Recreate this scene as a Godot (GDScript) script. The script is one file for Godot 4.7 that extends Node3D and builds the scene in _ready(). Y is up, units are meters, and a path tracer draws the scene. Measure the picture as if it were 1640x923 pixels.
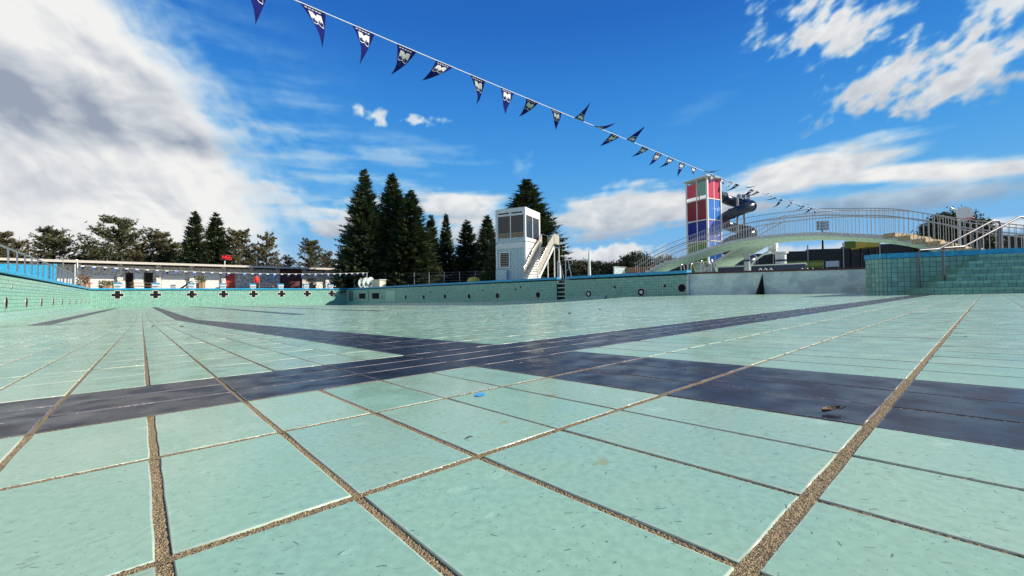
extends Node3D
# Empty outdoor swimming pool seen from its floor. x runs across the lanes, -z along the lanes, y up, metres.

const TILE_A := 0.251
const TILE_B := 0.1217
const DECK := 1.05
const LEFT_X := -3.15
const RIGHT_X := 17.9
const BACK_X := 20.3
const FAR_Z := -49.5
const NEAR_Z := 3.5
var M := {}
var rng := RandomNumberGenerator.new()
var taken := {}

class MB:
	var v := PackedVector3Array()
	var n := PackedVector3Array()
	var c := PackedColorArray()
	var col := Color.WHITE
	var colored := false
	func tri(a: Vector3, b: Vector3, d: Vector3) -> void:
		var m := (b - a).cross(d - a).normalized()
		trin(a, b, d, m, m, m)
	func trin(a: Vector3, b: Vector3, d: Vector3, na: Vector3, nb: Vector3, nd: Vector3) -> void:
		v.append(a); v.append(d); v.append(b)
		n.append(na); n.append(nd); n.append(nb)
		if colored:
			c.append(col); c.append(col); c.append(col)
	func quad(a: Vector3, b: Vector3, d: Vector3, e: Vector3) -> void:
		tri(a, b, d); tri(a, d, e)
	func quadn(a: Vector3, b: Vector3, d: Vector3, e: Vector3, na: Vector3, nb: Vector3, nd: Vector3, ne: Vector3) -> void:
		trin(a, b, d, na, nb, nd); trin(a, d, e, na, nd, ne)
	func box(at: Vector3, size: Vector3, bs := Basis()) -> void:
		var h := size * 0.5
		for i in 3:
			var e := Vector3.ZERO; var u := Vector3.ZERO; var w := Vector3.ZERO
			e[i] = h[i]; u[(i + 1) % 3] = h[(i + 1) % 3]; w[(i + 2) % 3] = h[(i + 2) % 3]
			e = bs * e; u = bs * u; w = bs * w
			quad(at + e - u - w, at + e + u - w, at + e + u + w, at + e - u + w)
			quad(at - e - u + w, at - e + u + w, at - e + u - w, at - e - u - w)
	# box with chamfered edges
	func bevel(at: Vector3, size: Vector3, r: float, bs := Basis()) -> void:
		var h := size * 0.5
		for i in 3:
			var j := (i + 1) % 3; var k := (i + 2) % 3
			for s in [-1.0, 1.0]:
				var q := []
				for p in [Vector2(-1, -1), Vector2(1, -1), Vector2(1, 1), Vector2(-1, 1)]:
					var x := Vector3.ZERO
					x[i] = s * h[i]; x[j] = p.x * (h[j] - r); x[k] = p.y * (h[k] - r)
					q.append(at + bs * x)
				if s > 0: quad(q[0], q[1], q[2], q[3])
				else: quad(q[3], q[2], q[1], q[0])
			for s in [-1.0, 1.0]:
				for t in [-1.0, 1.0]:
					var a := Vector3.ZERO; var b := Vector3.ZERO
					a[j] = s * h[j]; a[k] = t * (h[k] - r)
					b[j] = s * (h[j] - r); b[k] = t * h[k]
					var e := Vector3.ZERO
					e[i] = h[i] - r
					_edge(at, bs, a, b, e)
		for sx in [-1.0, 1.0]:
			for sy in [-1.0, 1.0]:
				for sz in [-1.0, 1.0]:
					var a := at + bs * Vector3(sx * h.x, sy * (h.y - r), sz * (h.z - r))
					var b := at + bs * Vector3(sx * (h.x - r), sy * h.y, sz * (h.z - r))
					var d := at + bs * Vector3(sx * (h.x - r), sy * (h.y - r), sz * h.z)
					if (b - a).cross(d - a).dot(a - at) > 0: tri(a, b, d)
					else: tri(a, d, b)
	func _edge(at: Vector3, bs: Basis, a: Vector3, b: Vector3, e: Vector3) -> void:
		var p := at + bs * (a - e); var q := at + bs * (a + e); var r := at + bs * (b + e); var s := at + bs * (b - e)
		if (q - p).cross(r - p).dot(p - at) > 0: quad(p, q, r, s)
		else: quad(s, r, q, p)
	func tube(pts: Array, r: float, sides := 6, r2 := -1.0, caps := true) -> void:
		if r2 < 0: r2 = r
		var rings := []
		var up := Vector3.UP
		for i in pts.size():
			var p: Vector3 = pts[i]
			var a: Vector3 = pts[max(i - 1, 0)]
			var b: Vector3 = pts[min(i + 1, pts.size() - 1)]
			var d := (b - a).normalized()
			if i == 0: up = Vector3.UP if absf(d.y) < 0.9 else Vector3.RIGHT
			var x := up.cross(d).normalized()
			if x.length() < 0.5: x = Vector3.FORWARD.cross(d).normalized()
			up = d.cross(x).normalized()
			var rr := lerpf(r, r2, float(i) / max(1, pts.size() - 1))
			var ring := []
			for k in sides:
				var an := TAU * k / sides
				ring.append([p + (x * cos(an) + up * sin(an)) * rr, x * cos(an) + up * sin(an)])
			rings.append(ring)
		for i in rings.size() - 1:
			for k in sides:
				var k2 := (k + 1) % sides
				var A = rings[i][k]; var B = rings[i][k2]; var C = rings[i + 1][k2]; var D = rings[i + 1][k]
				quadn(A[0], B[0], C[0], D[0], A[1], B[1], C[1], D[1])
		if caps:
			for k in range(1, sides - 1):
				tri(rings[0][0][0], rings[0][k + 1][0], rings[0][k][0])
				var l = rings[-1]
				tri(l[0][0], l[k][0], l[k + 1][0])
	func lathe(prof: Array, at: Vector3, sides := 16, bs := Basis()) -> void:
		for i in prof.size() - 1:
			var p: Vector2 = prof[i]; var q: Vector2 = prof[i + 1]
			var t := (q - p).normalized()
			for k in sides:
				var a := TAU * k / sides; var b := TAU * (k + 1) / sides
				var ca := Vector3(cos(a), 0, sin(a)); var cb := Vector3(cos(b), 0, sin(b))
				var na := bs * (ca * t.y - Vector3.UP * t.x); var nb := bs * (cb * t.y - Vector3.UP * t.x)
				quadn(at + bs * (ca * p.x + Vector3.UP * p.y), at + bs * (ca * q.x + Vector3.UP * q.y), at + bs * (cb * q.x + Vector3.UP * q.y), at + bs * (cb * p.x + Vector3.UP * p.y), na, na, nb, nb)
	func mesh() -> ArrayMesh:
		var a := []
		a.resize(Mesh.ARRAY_MAX)
		a[Mesh.ARRAY_VERTEX] = v
		a[Mesh.ARRAY_NORMAL] = n
		if colored: a[Mesh.ARRAY_COLOR] = c
		var m := ArrayMesh.new()
		m.add_surface_from_arrays(Mesh.PRIMITIVE_TRIANGLES, a)
		return m

# ---------------------------------------------------------------- scene helpers
func numbered(called: String) -> String:
	if not taken.has(called):
		taken[called] = 0
		return called
	taken[called] += 1
	return "%s_%03d" % [called, taken[called]]

func thing(called: String, label: String, category: String, at := Vector3.ZERO, group := "") -> Node3D:
	var o := Node3D.new()
	o.name = numbered(called)
	add_child(o, true)
	o.position = at
	o.set_meta("label", label)
	o.set_meta("category", category)
	if group: o.set_meta("group", group)
	return o

func struct(called: String) -> Node3D:
	var o := Node3D.new()
	o.name = called
	add_child(o, true)
	o.set_meta("kind", "structure")
	return o

func inst(called: String, mesh: Mesh, m: Material, parent: Node3D, at := Vector3.ZERO) -> MeshInstance3D:
	var o := MeshInstance3D.new()
	o.name = called
	o.mesh = mesh
	o.material_override = m
	parent.add_child(o, true)
	o.position = at
	return o

func obj(called: String, mb: MB, m: Material, parent: Node3D) -> MeshInstance3D:
	return inst(called, mb.mesh(), m, parent)

func boxpart(called: String, at: Vector3, size: Vector3, m: Material, parent: Node3D, bs := Basis()) -> MeshInstance3D:
	var b := MB.new()
	b.box(at, size, bs)
	return obj(called, b, m, parent)

func multi(called: String, mesh: Mesh, m: Material, parent: Node3D, xs: Array, cs: Array) -> MultiMeshInstance3D:
	var mm := MultiMesh.new()
	mm.transform_format = MultiMesh.TRANSFORM_3D
	mm.use_colors = cs.size() > 0
	mm.mesh = mesh
	mm.instance_count = xs.size()
	for i in xs.size():
		mm.set_instance_transform(i, xs[i])
		if cs.size() > 0: mm.set_instance_color(i, cs[i])
	var o := MultiMeshInstance3D.new()
	o.name = called
	o.multimesh = mm
	o.material_override = m
	parent.add_child(o, true)
	o.set_meta("kind", "stuff")
	return o

# ---------------------------------------------------------------- textures and materials
func noise(freq: float, sd: int, type := FastNoiseLite.TYPE_SIMPLEX_SMOOTH, oct := 4) -> FastNoiseLite:
	var f := FastNoiseLite.new()
	f.seed = sd
	f.noise_type = type
	f.frequency = freq
	f.fractal_octaves = oct
	return f

func noise_tex(freq: float, sd: int, size: int, stops: Array, oct := 4, normal := false, bump := 6.0) -> NoiseTexture2D:
	var t := NoiseTexture2D.new()
	t.width = size
	t.height = size
	t.seamless = true
	t.generate_mipmaps = false
	t.noise = noise(freq, sd, FastNoiseLite.TYPE_SIMPLEX_SMOOTH, oct)
	if normal:
		t.as_normal_map = true
		t.bump_strength = bump
	else:
		var g := Gradient.new()
		var off := PackedFloat32Array()
		var cols := PackedColorArray()
		for s in stops:
			off.append(s[0])
			cols.append(s[1])
		g.offsets = off
		g.colors = cols
		t.color_ramp = g
	return t

func grey(x: float) -> Color:
	return Color(x, x, x)

# pitted glaze: faint mottling, dark pinholes, short scratches and a few pale scuffs
func glaze_texture(sd: int, size: int, dark: bool) -> ImageTexture:
	var im := noise(0.045, sd).get_seamless_image(size, size)
	im.convert(Image.FORMAT_RGB8)
	im.adjust_bcs(1.0, 0.06, 1.0)
	im.adjust_bcs(1.1 if dark else 1.76, 1.0, 1.0)
	var r := RandomNumberGenerator.new()
	r.seed = sd
	for i in (15000 if not dark else 3000):   # pinholes, one to two millimetres
		var x := r.randi() % size; var y := r.randi() % size
		var k := r.randf_range(0.5, 0.85)
		var wd := 1 + int(r.randf() * r.randf() * 4.0)
		var hg := 1 + int(r.randf() * r.randf() * 3.0)
		for dx in wd:
			for dy in hg:
				var q := im.get_pixel((x + dx) % size, (y + dy) % size)
				im.set_pixel((x + dx) % size, (y + dy) % size, Color(q.r * k, q.g * k, q.b * k))
	for i in (2600 if not dark else 1800):
		var p := Vector2(r.randi() % size, r.randi() % size)
		var an := r.randfn(0.5, 0.5)
		var len := r.randi_range(4, 14)
		var k := r.randf_range(0.55, 0.82)
		if r.randf() < (0.22 if not dark else 0.6):
			k = 1.09 if not dark else 1.7
			len = r.randi_range(8, 60)
		var bend := r.randfn(0.0, 0.03)
		for s in len:
			p += Vector2(cos(an), sin(an))
			an += bend
			for w in (2 if k < 0.64 else 1):
				var xi := posmod(int(p.x), size); var yi := posmod(int(p.y) + w, size)
				var q := im.get_pixel(xi, yi)
				im.set_pixel(xi, yi, Color(minf(q.r * k, 1), minf(q.g * k, 1), minf(q.b * k, 1)))
	for i in 44:   # pale lime stains, irregular outline
		var cx := r.randi() % size; var cy := r.randi() % size
		var rad := r.randf_range(6, 26)
		var f := noise(0.12, sd + i)
		for dx in range(-int(rad * 1.5), int(rad * 1.5)):
			for dy in range(-int(rad), int(rad)):
				var dd := Vector2(dx / 1.5, dy).length() / rad + f.get_noise_2d(dx, dy) * 0.9
				if dd < 0.75:
					var xi := posmod(cx + dx, size); var yi := posmod(cy + dy, size)
					var q := im.get_pixel(xi, yi)
					var k := 1.10 if not dark else 1.35
					if not dark and i % 7 == 0: im.set_pixel(xi, yi, Color(q.r * 1.02, q.g * 0.90, q.b * 0.74))
					else: im.set_pixel(xi, yi, Color(minf(q.r * k, 1), minf(q.g * k * 0.98, 1), minf(q.b * k, 1)))
	return ImageTexture.create_from_image(im)

func lin(r: float, g: float, b: float) -> Color:
	return Color(r, g, b).linear_to_srgb()

func mat(c: Color, rough: float, metal := 0.0, tex: Texture2D = null, period := 1.0) -> StandardMaterial3D:
	var m := StandardMaterial3D.new()
	m.albedo_color = c.linear_to_srgb()
	m.roughness = rough
	m.metallic = metal
	m.cull_mode = BaseMaterial3D.CULL_DISABLED
	if tex:
		m.albedo_texture = tex
		m.uv1_triplanar = true
		m.uv1_world_triplanar = true
		m.uv1_scale = Vector3.ONE / period
	return m

func make_materials() -> void:
	var g1 := glaze_texture(11, 2048, false)
	var g2 := glaze_texture(23, 1024, true)
	var rough := noise_tex(0.01, 5, 1024, [[0.25, grey(0.18)], [0.55, grey(0.25)], [0.8, grey(0.37)]], 5)
	var rough_dark := noise_tex(0.01, 8, 1024, [[0.25, grey(0.24)], [0.55, grey(0.33)], [0.8, grey(0.48)]], 5)
	var faint := noise_tex(0.02, 13, 512, [[0.2, grey(0.9)], [0.8, grey(1.0)]], 4)
	for nm in ["green", "dark", "wall"]:
		var m := mat(Color.WHITE, 1.0, 0.0, g2 if nm == "dark" else (faint if nm == "wall" else g1), 1.0 if nm != "wall" else 2.3)
		m.vertex_color_use_as_albedo = true
		m.roughness_texture = rough_dark if nm == "dark" else rough
		m.roughness_texture_channel = BaseMaterial3D.TEXTURE_CHANNEL_RED
		M["tile_" + nm] = m
	var plain := noise_tex(0.02, 31, 512, [[0.2, grey(0.80)], [0.5, grey(0.92)], [0.8, grey(1.0)]], 5)
	var dirty := noise_tex(0.012, 37, 512, [[0.15, Color(0.62, 0.58, 0.52)], [0.45, grey(0.9)], [0.8, grey(1.0)]], 6)
	var sand := noise_tex(0.11, 41, 512, [[0.2, Color(0.33, 0.28, 0.21)], [0.42, Color(0.56, 0.50, 0.40)], [0.58, Color(0.70, 0.64, 0.53)], [0.8, Color(0.97, 0.94, 0.86)]], 3)
	var grains := noise_tex(0.11, 41, 512, [], 3, true, 14.0)
	var gm := mat(Color(0.70, 0.66, 0.56), 0.95, 0.0, sand, 0.085)
	gm.normal_enabled = true
	gm.normal_texture = grains
	gm.normal_scale = 1.6
	M["grout"] = gm
	M["wall_bed"] = mat(Color(0.07, 0.125, 0.11), 0.9, 0, plain, 0.7)
	M["step_core"] = mat(Color(0.2, 0.43, 0.36), 0.4, 0, plain, 0.7)
	M["coping"] = mat(Color(0.03, 0.38, 0.66), 0.4, 0, plain, 1.3)
	M["slot"] = mat(Color(0.16, 0.24, 0.22), 0.8)
	M["white"] = mat(Color(0.78, 0.78, 0.75), 0.45, 0, plain, 0.8)
	M["paint_white"] = mat(Color(0.72, 0.71, 0.66), 0.8, 0, dirty, 2.1)
	M["roof_edge"] = mat(Color(0.62, 0.59, 0.52), 0.8, 0, plain, 1.2)
	M["roof"] = mat(Color(0.20, 0.20, 0.20), 0.9, 0, plain, 1.2)
	M["steel"] = mat(Color(0.62, 0.62, 0.62), 0.24, 1.0, plain, 0.4)
	M["dull_steel"] = mat(Color(0.47, 0.475, 0.48), 0.45, 0.5, plain, 0.4)
	M["dark_steel"] = mat(Color(0.17, 0.165, 0.18), 0.4, 0.4, plain, 0.4)  # darker, even steel tone for the entry stair handrails
	M["dark"] = mat(Color(0.012, 0.012, 0.014), 0.7)
	M["dark"].metallic_specular = 0.2
	M["stand"] = mat(Color(0.042, 0.042, 0.048), 0.8, 0, dirty, 2.7)
	M["glass_dark"] = mat(Color(0.02, 0.024, 0.03), 0.05)
	M["red"] = mat(Color(0.55, 0.05, 0.03), 0.5, 0, plain, 0.8)
	M["maroon"] = mat(Color(0.13, 0.035, 0.035), 0.6, 0, plain, 0.8)
	M["wood"] = mat(Color(0.24, 0.14, 0.08), 0.75, 0, dirty, 0.5)
	M["pale_wood"] = mat(Color(0.42, 0.30, 0.18), 0.75, 0, dirty, 0.5)
	M["deck"] = mat(Color(0.44, 0.44, 0.42), 0.85, 0, dirty, 2.5)
	M["ground"] = mat(Color(0.07, 0.10, 0.04), 0.95, 0, dirty, 9.0)
	M["concrete"] = mat(Color(0.60, 0.61, 0.58), 0.75, 0, plain, 1.7)
	M["bridge_under"] = mat(Color(0.56, 0.64, 0.54), 0.6, 0, plain, 1.9)  # green light bounced up from the pool is put into this colour
	M["tread"] = mat(Color(0.50, 0.40, 0.24), 0.8, 0, dirty, 0.6)  # warm sunlight on the right-hand steps, painted into the tread colour
	M["grey_paint"] = mat(Color(0.85, 0.88, 0.84), 0.6, 0, noise_tex(0.006, 77, 1024, [[0.2, Color(0.76, 0.79, 0.79)], [0.45, Color(0.84, 0.86, 0.85)], [0.52, Color(0.96, 0.96, 0.92)], [0.62, Color(0.88, 0.89, 0.87)], [0.8, Color(0.99, 0.98, 0.94)]], 4), 5.2)
	M["container"] = mat(Color(0.46, 0.59, 0.61), 0.5, 0, plain, 1.5)
	M["container_frame"] = mat(Color(0.74, 0.76, 0.76), 0.45, 0, plain, 1.5)
	M["mesh_panel"] = mat(Color(0.50, 0.48, 0.38), 0.5, 0.3, plain, 0.3)
	M["navy"] = mat(Color(0.018, 0.028, 0.075), 0.28)
	M["tube"] = mat(Color(0.02, 0.03, 0.05), 0.25)
	M["rope"] = mat(Color(0.6, 0.62, 0.64), 0.7)
	var fl := mat(Color(0.010, 0.014, 0.10), 0.9)
	fl.metallic_specular = 0.1
	fl.backlight_enabled = true
	fl.backlight = Color(0.02, 0.04, 0.16)
	M["flag"] = fl
	var fb := mat(Color(0.05, 0.16, 0.6), 0.5)
	fb.backlight_enabled = true
	fb.backlight = Color(0.1, 0.3, 0.7)
	M["flag_blue"] = fb
	M["emblem"] = mat(Color(0.46, 0.49, 0.46), 0.7)
	M["bark"] = mat(Color(0.09, 0.065, 0.045), 0.95, 0, dirty, 0.4)
	var lf := mat(Color.WHITE, 0.75)
	lf.vertex_color_use_as_albedo = true
	lf.backlight_enabled = true
	lf.backlight = Color(0.4, 0.42, 0.3)
	M["needles"] = lf
	var led := mat(Color(0.3, 0.01, 0.01), 0.5)
	led.emission_enabled = true
	led.emission = Color(1.0, 0.05, 0.04)
	led.emission_energy_multiplier = 1.0
	M["led"] = led
	M["yellow"] = mat(Color(0.62, 0.48, 0.06), 0.6, 0, plain, 0.8)
	M["banner"] = mat(Color(0.12, 0.17, 0.03), 0.7)
	M["banner_ink"] = mat(Color(0.62, 0.62, 0.22), 0.7)
	M["pale_sign"] = mat(Color(0.42, 0.5, 0.62), 0.5)
	M["leaf"] = mat(Color(0.10, 0.055, 0.02), 0.7, 0, plain, 0.02)
	M["litter"] = mat(Color(0.04, 0.30, 0.72), 0.5)
	M["person"] = mat(Color.WHITE, 0.8)
	M["person"].vertex_color_use_as_albedo = true
	for k in [["pane_red", Color(0.70, 0.05, 0.10)], ["pane_blue", Color(0.05, 0.24, 0.75)], ["pane_violet", Color(0.13, 0.16, 0.60)], ["pane_green", Color(0.12, 0.28, 0.05)], ["pane_red_shaded", Color(0.26, 0.012, 0.03)], ["pane_blue_shaded", Color(0.012, 0.03, 0.30)], ["pane_sea", Color(0.22, 0.42, 0.34)]]:
		var p := mat(k[1], 0.25, 0, plain, 0.9)
		p.backlight_enabled = true
		p.backlight = Color(0.35, 0.35, 0.35)
		M[k[0]] = p

# ---------------------------------------------------------------- sky
func band(a: float, b: float, x: float) -> float:
	var t := clampf((x - a) / (b - a), 0.0, 1.0)
	return t * t * (3.0 - 2.0 * t)

func make_sky() -> ImageTexture:
	# whole sky coarsely, then the part with small clouds in full detail
	var W := 4096
	var H := 2048
	var im := sky_part(0.0, 90.0, 360.0, 180.0, 768, 384)
	im.resize(W, H, Image.INTERPOLATE_CUBIC)
	var y0 := 569    # elevation 0 to 40, azimuth -16 to 0 and 0 to 104
	var top := 90.0 - y0 * 180.0 / H
	im.blit_rect(sky_part(-182.0 * 360.0 / W, top, 182 * 360.0 / W, 456 * 180.0 / H, 182, 456), Rect2i(0, 0, 182, 456), Vector2i(W - 182, y0))
	im.blit_rect(sky_part(0.0, top, 1184 * 360.0 / W, 456 * 180.0 / H, 1184, 456), Rect2i(0, 0, 1184, 456), Vector2i(0, y0))
	return ImageTexture.create_from_image(im)

func sky_part(az_left: float, el_top: float, az_span: float, el_span: float, W: int, H: int) -> Image:
	var data := PackedByteArray()
	data.resize(W * H * 3)
	data.fill(96)
	var na := noise(0.16, 101, FastNoiseLite.TYPE_SIMPLEX_SMOOTH, 5)
	var nb := noise(0.42, 102, FastNoiseLite.TYPE_SIMPLEX_SMOOTH, 5)
	var nw := noise(0.07, 103, FastNoiseLite.TYPE_SIMPLEX_SMOOTH, 2)
	# clouds: azimuth, elevation, half width, half height, turn, softness, ragged, greyness below, opacity, streak
	var blobs := [
		[79.0, 26.4, 6.6, 4.2, -0.35, 0.9, 1.25, 0.15, 1.0, 0.0],
		[84.5, 19.9, 6.6, 3.9, 0.15, 0.85, 1.05, 0.40, 1.0, 0.0],
		[90.0, 19.0, 6.6, 3.1, 0.35, 0.85, 1.05, 0.35, 1.0, 0.0],
		[92.8, 23.8, 5.0, 2.8, 0.2, 0.9, 1.25, 0.1, 0.95, 0.0],
		[23.2, 22.4, 2.5, 1.0, -0.2, 0.9, 1.6, 0.0, 0.9, 0.0],
		[29.3, 22.2, 2.4, 0.7, 0.0, 0.9, 1.6, 0.0, 0.85, 0.0],
		[25.5, 17.4, 6.5, 1.5, -0.15, 1.0, 1.0, 0.1, 0.42, 1.0],
		[16.0, 17.0, 8.0, 3.2, -0.4, 1.1, 1.3, 0.15, 0.42, 1.0],
		[13.0, 11.5, 9.0, 3.0, -0.3, 1.0, 1.1, 0.15, 0.7, 1.0],
		[19.5, 9.0, 5.2, 2.6, 0.15, 0.6, 0.9, 0.55, 0.95, 0.4],
		[22.5, 12.0, 4.5, 1.1, 0.05, 0.7, 0.8, 0.1, 0.9, 0.8],
		[34.5, 11.8, 8.2, 2.7, -0.05, 0.5, 0.6, 0.35, 0.97, 0.8],
		[37.0, 8.0, 8.0, 3.0, -0.05, 0.7, 0.8, 0.5, 0.9, 0.6],
		[56.0, 10.6, 13.0, 3.8, 0.14, 0.5, 0.6, 0.5, 0.97, 0.8],
		[66.0, 10.6, 9.0, 2.6, 0.10, 0.6, 0.7, 0.55, 0.95, 0.9],
		[76.0, 12.9, 11.5, 2.7, 0.12, 0.55, 0.5, 0.30, 1.0, 0.9],
		[87.0, 11.2, 12.0, 1.4, -0.12, 0.6, 0.45, 0.15, 1.0, 1.0],
		[83.0, 9.2, 15.0, 2.0, -0.05, 0.8, 0.6, 0.9, 0.75, 1.0],
		[52.0, 5.0, 10.0, 1.9, 0.0, 0.6, 1.2, 0.25, 0.95, 0.3],
		[90.0, 5.6, 4.5, 0.8, 0.0, 0.8, 1.1, 0.1, 0.9, 0.7],
		[76.0, 3.4, 16.0, 2.4, 0.0, 0.7, 0.9, 0.35, 0.85, 0.4],
		[20.0, 3.6, 22.0, 2.2, 0.0, 0.9, 0.9, 0.3, 0.6, 0.4],
		[31.0, 19.0, 9.0, 1.5, -0.15, 1.3, 1.2, 0.0, 0.28, 1.0],
		[27.0, 14.6, 9.0, 1.5, -0.2, 1.2, 1.2, 0.05, 0.42, 1.0],
		[17.0, 21.5, 7.0, 2.5, -0.7, 1.4, 1.3, 0.0, 0.2, 1.0],
		[43.0, 17.0, 1.6, 2.2, 0.0, 1.2, 1.0, 0.0, 0.3, 0.0],
		[66.0, 22.0, 6.0, 2.0, 0.5, 1.3, 1.0, 0.0, 0.12, 1.0]]
	var r2 := RandomNumberGenerator.new()
	r2.seed = 9
	for i in 60:   # the sky goes on in the same way all round
		var az := r2.randf_range(112.0, 325.0)
		var el := 4.0 + 34.0 * r2.randf() * r2.randf()
		blobs.append([az, el, r2.randf_range(4, 13), r2.randf_range(1.2, 3.4), r2.randf_range(-0.3, 0.3), 0.7, 1.0, r2.randf_range(0.1, 0.5), r2.randf_range(0.5, 1.0), r2.randf()])
	# edge of the big lens-shaped cloud, azimuth by elevation
	var edge := [[0.0, 9.0], [5.0, 11.0], [8.0, 12.5], [13.5, 11.0], [19.2, 8.0], [23.5, 4.6], [28.3, -0.8], [33.0, -7.0], [42.0, -24.0], [60.0, -60.0], [91.0, -100.0]]
	var zen := [[0.0, Color(0.66, 0.80, 0.91)], [5.0, Color(0.52, 0.73, 0.91)], [10.0, Color(0.42, 0.70, 0.91)], [17.0, Color(0.29, 0.61, 0.89)], [25.0, Color(0.215, 0.52, 0.84)], [33.0, Color(0.155, 0.42, 0.76)], [60.0, Color(0.09, 0.28, 0.58)], [91.0, Color(0.08, 0.25, 0.53)]]
	var white := Color(0.945, 0.945, 0.94)
	var shade := Color(0.60, 0.645, 0.715)
	for y in H:
		var el := el_top - (y + 0.5) * el_span / H
		if el < -1.0: break
		var cosl := maxf(cos(deg_to_rad(el)), 0.05)
		var base: Color = zen[0][1]
		for k in zen.size() - 1:
			if el >= zen[k][0] and el < zen[k + 1][0]:
				base = (zen[k][1] as Color).lerp(zen[k + 1][1], (el - zen[k][0]) / (zen[k + 1][0] - zen[k][0]))
		var ea := 0.0
		for k in edge.size() - 1:
			if el >= edge[k][0] and el < edge[k + 1][0]:
				ea = lerpf(edge[k][1], edge[k + 1][1], (el - edge[k][0]) / (edge[k + 1][0] - edge[k][0]))
		var act := []
		for b in blobs:
			if absf(el - b[1]) < b[3] * 2.3 + absf(sin(b[4])) * b[2] * 1.8: act.append(b)
		for x in W:
			var az := fposmod(az_left + (x + 0.5) / W * az_span + 180.0, 360.0) - 180.0
			var px := az * cosl
			var wv := nw.get_noise_2d(px, el * 1.6) * 3.0
			var n1 := na.get_noise_2d(px * 1.1 + wv, el * 1.6)          # billows
			var n3 := nb.get_noise_2d(px * 0.9, el * 1.7 + wv)           # fine
			var ns := na.get_noise_2d(px * 0.32 + el * 0.3 + 40.0, el * 2.6 - px * 0.14)   # streaks
			var nc := na.get_noise_2d(px * 1.5 + 60.0, el * 1.7) * 0.75 + nb.get_noise_2d(px * 1.4 + 9.0, el * 1.5) * 0.5
			var c := base
			# thin veil near the cloud's edge and across the middle
			var dist := (ea - az) * cosl
			var veil := band(-22.0, 2.0, dist) * (0.5 + 0.9 * ns + 0.4 * n3) * 0.34
			c = c.lerp(Color(0.80, 0.86, 0.93), clampf(veil, 0.0, 0.5))
			var nd := na.get_noise_2d((el * 0.79 - px * 0.61) * 0.28, (px * 0.79 + el * 0.61) * 1.5 + wv * 0.5)   # streaks along the edge
			var big := band(-3.6, 4.2, dist + n1 * 1.3 + nd * 2.6 + n3 * 0.9) * (1.0 - band(75.0, 110.0, -az))
			if az > 120.0: big = 0.0
			if big > 0.0:
				var g1 := exp(-pow((az + 8.5) / 8.5, 2) - pow((el - 17.5 - 0.12 * (az + 8.0)) / 3.2, 2)) * 1.15
				g1 += exp(-pow((az - 3.5) / 6.5, 2) - pow((el - 16.3) / 1.3, 2)) * 0.8
				g1 += exp(-pow((az + 4.0) / 11.0, 2) - pow((el - 10.5) / 2.6, 2)) * 0.3
				g1 += exp(-pow((az + 2.0) / 6.0, 2) - pow((el - 22.6 + 0.35 * (az + 2.0)) / 0.8, 2)) * 0.35
				if az < -18.0: g1 += clampf(0.3 + n1, 0.0, 0.8)
				var g := clampf(-0.04 + g1 * (0.9 + 0.8 * n1) + nd * 0.34 + n3 * 0.14, 0.0, 1.0)
				c = c.lerp(white.lerp(shade, g), clampf(big, 0.0, 1.0))
			for b in act:
				var dx: float = az - b[0]
				if dx > 180.0: dx -= 360.0
				elif dx < -180.0: dx += 360.0
				dx *= cosl
				if absf(dx) > b[2] * 1.9: continue
				var dy: float = el - b[1]
				var ct := cos(b[4]); var sn := sin(b[4])
				var qx: float = (dx * ct + dy * sn) / b[2]
				var qy: float = (-dx * sn + dy * ct) / b[3]
				if qy < 0.0 and b[9] < 0.5: qy *= 1.25
				var nn: float = lerpf(nc, ns * 0.8 + n3 * 0.25, b[9])
				var den: float = band(0.0, b[5], 1.0 - sqrt(qx * qx + qy * qy) + b[6] * nn) * b[8]
				if den <= 0.003: continue
				var gr := clampf(b[7] * (0.75 - 0.75 * qy) + lerpf(nc, n1, b[9]) * 0.35 + n3 * 0.18, 0.0, 1.0)
				c = c.lerp(white.lerp(shade, gr), clampf(den, 0.0, 1.0))
			var dith := r2.randf() - 0.5
			var r8 := clampi(int(c.r * 255.0 + 0.5 + dith), 0, 255)
			var g8 := clampi(int(c.g * 255.0 + 0.5 + dith), 0, 255)
			var b8 := clampi(int(c.b * 255.0 + 0.5 + dith), 0, 255)
			var o := (y * W + x) * 3
			data[o] = r8; data[o + 1] = g8; data[o + 2] = b8
	return Image.create_from_data(W, H, false, Image.FORMAT_RGB8, data)

# ---------------------------------------------------------------- pool floor
func piece(p: Array, x: float) -> float:
	if x <= p[0][0]: return p[0][1]
	for k in p.size() - 1:
		if x < p[k + 1][0]:
			return lerpf(p[k][1], p[k + 1][1], (x - p[k][0]) / (p[k + 1][0] - p[k][0]))
	return p[-1][1]

var prof_left := [[-4.0, 0.112], [12.7, -0.356], [49.5, -0.55]]
var prof_right := [[-4.0, 0.05], [10.8, 0.04], [16.5, -0.42], [22.0, -0.55], [49.5, -0.88]]
func floor_y(x: float, z: float) -> float:
	var s := pow(clampf(x / RIGHT_X, 0.0, 1.0), 2.5)
	return lerpf(piece(prof_left, -z) + 0.003 * clampf(x, -4.0, RIGHT_X), piece(prof_right, -z), s)

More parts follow.
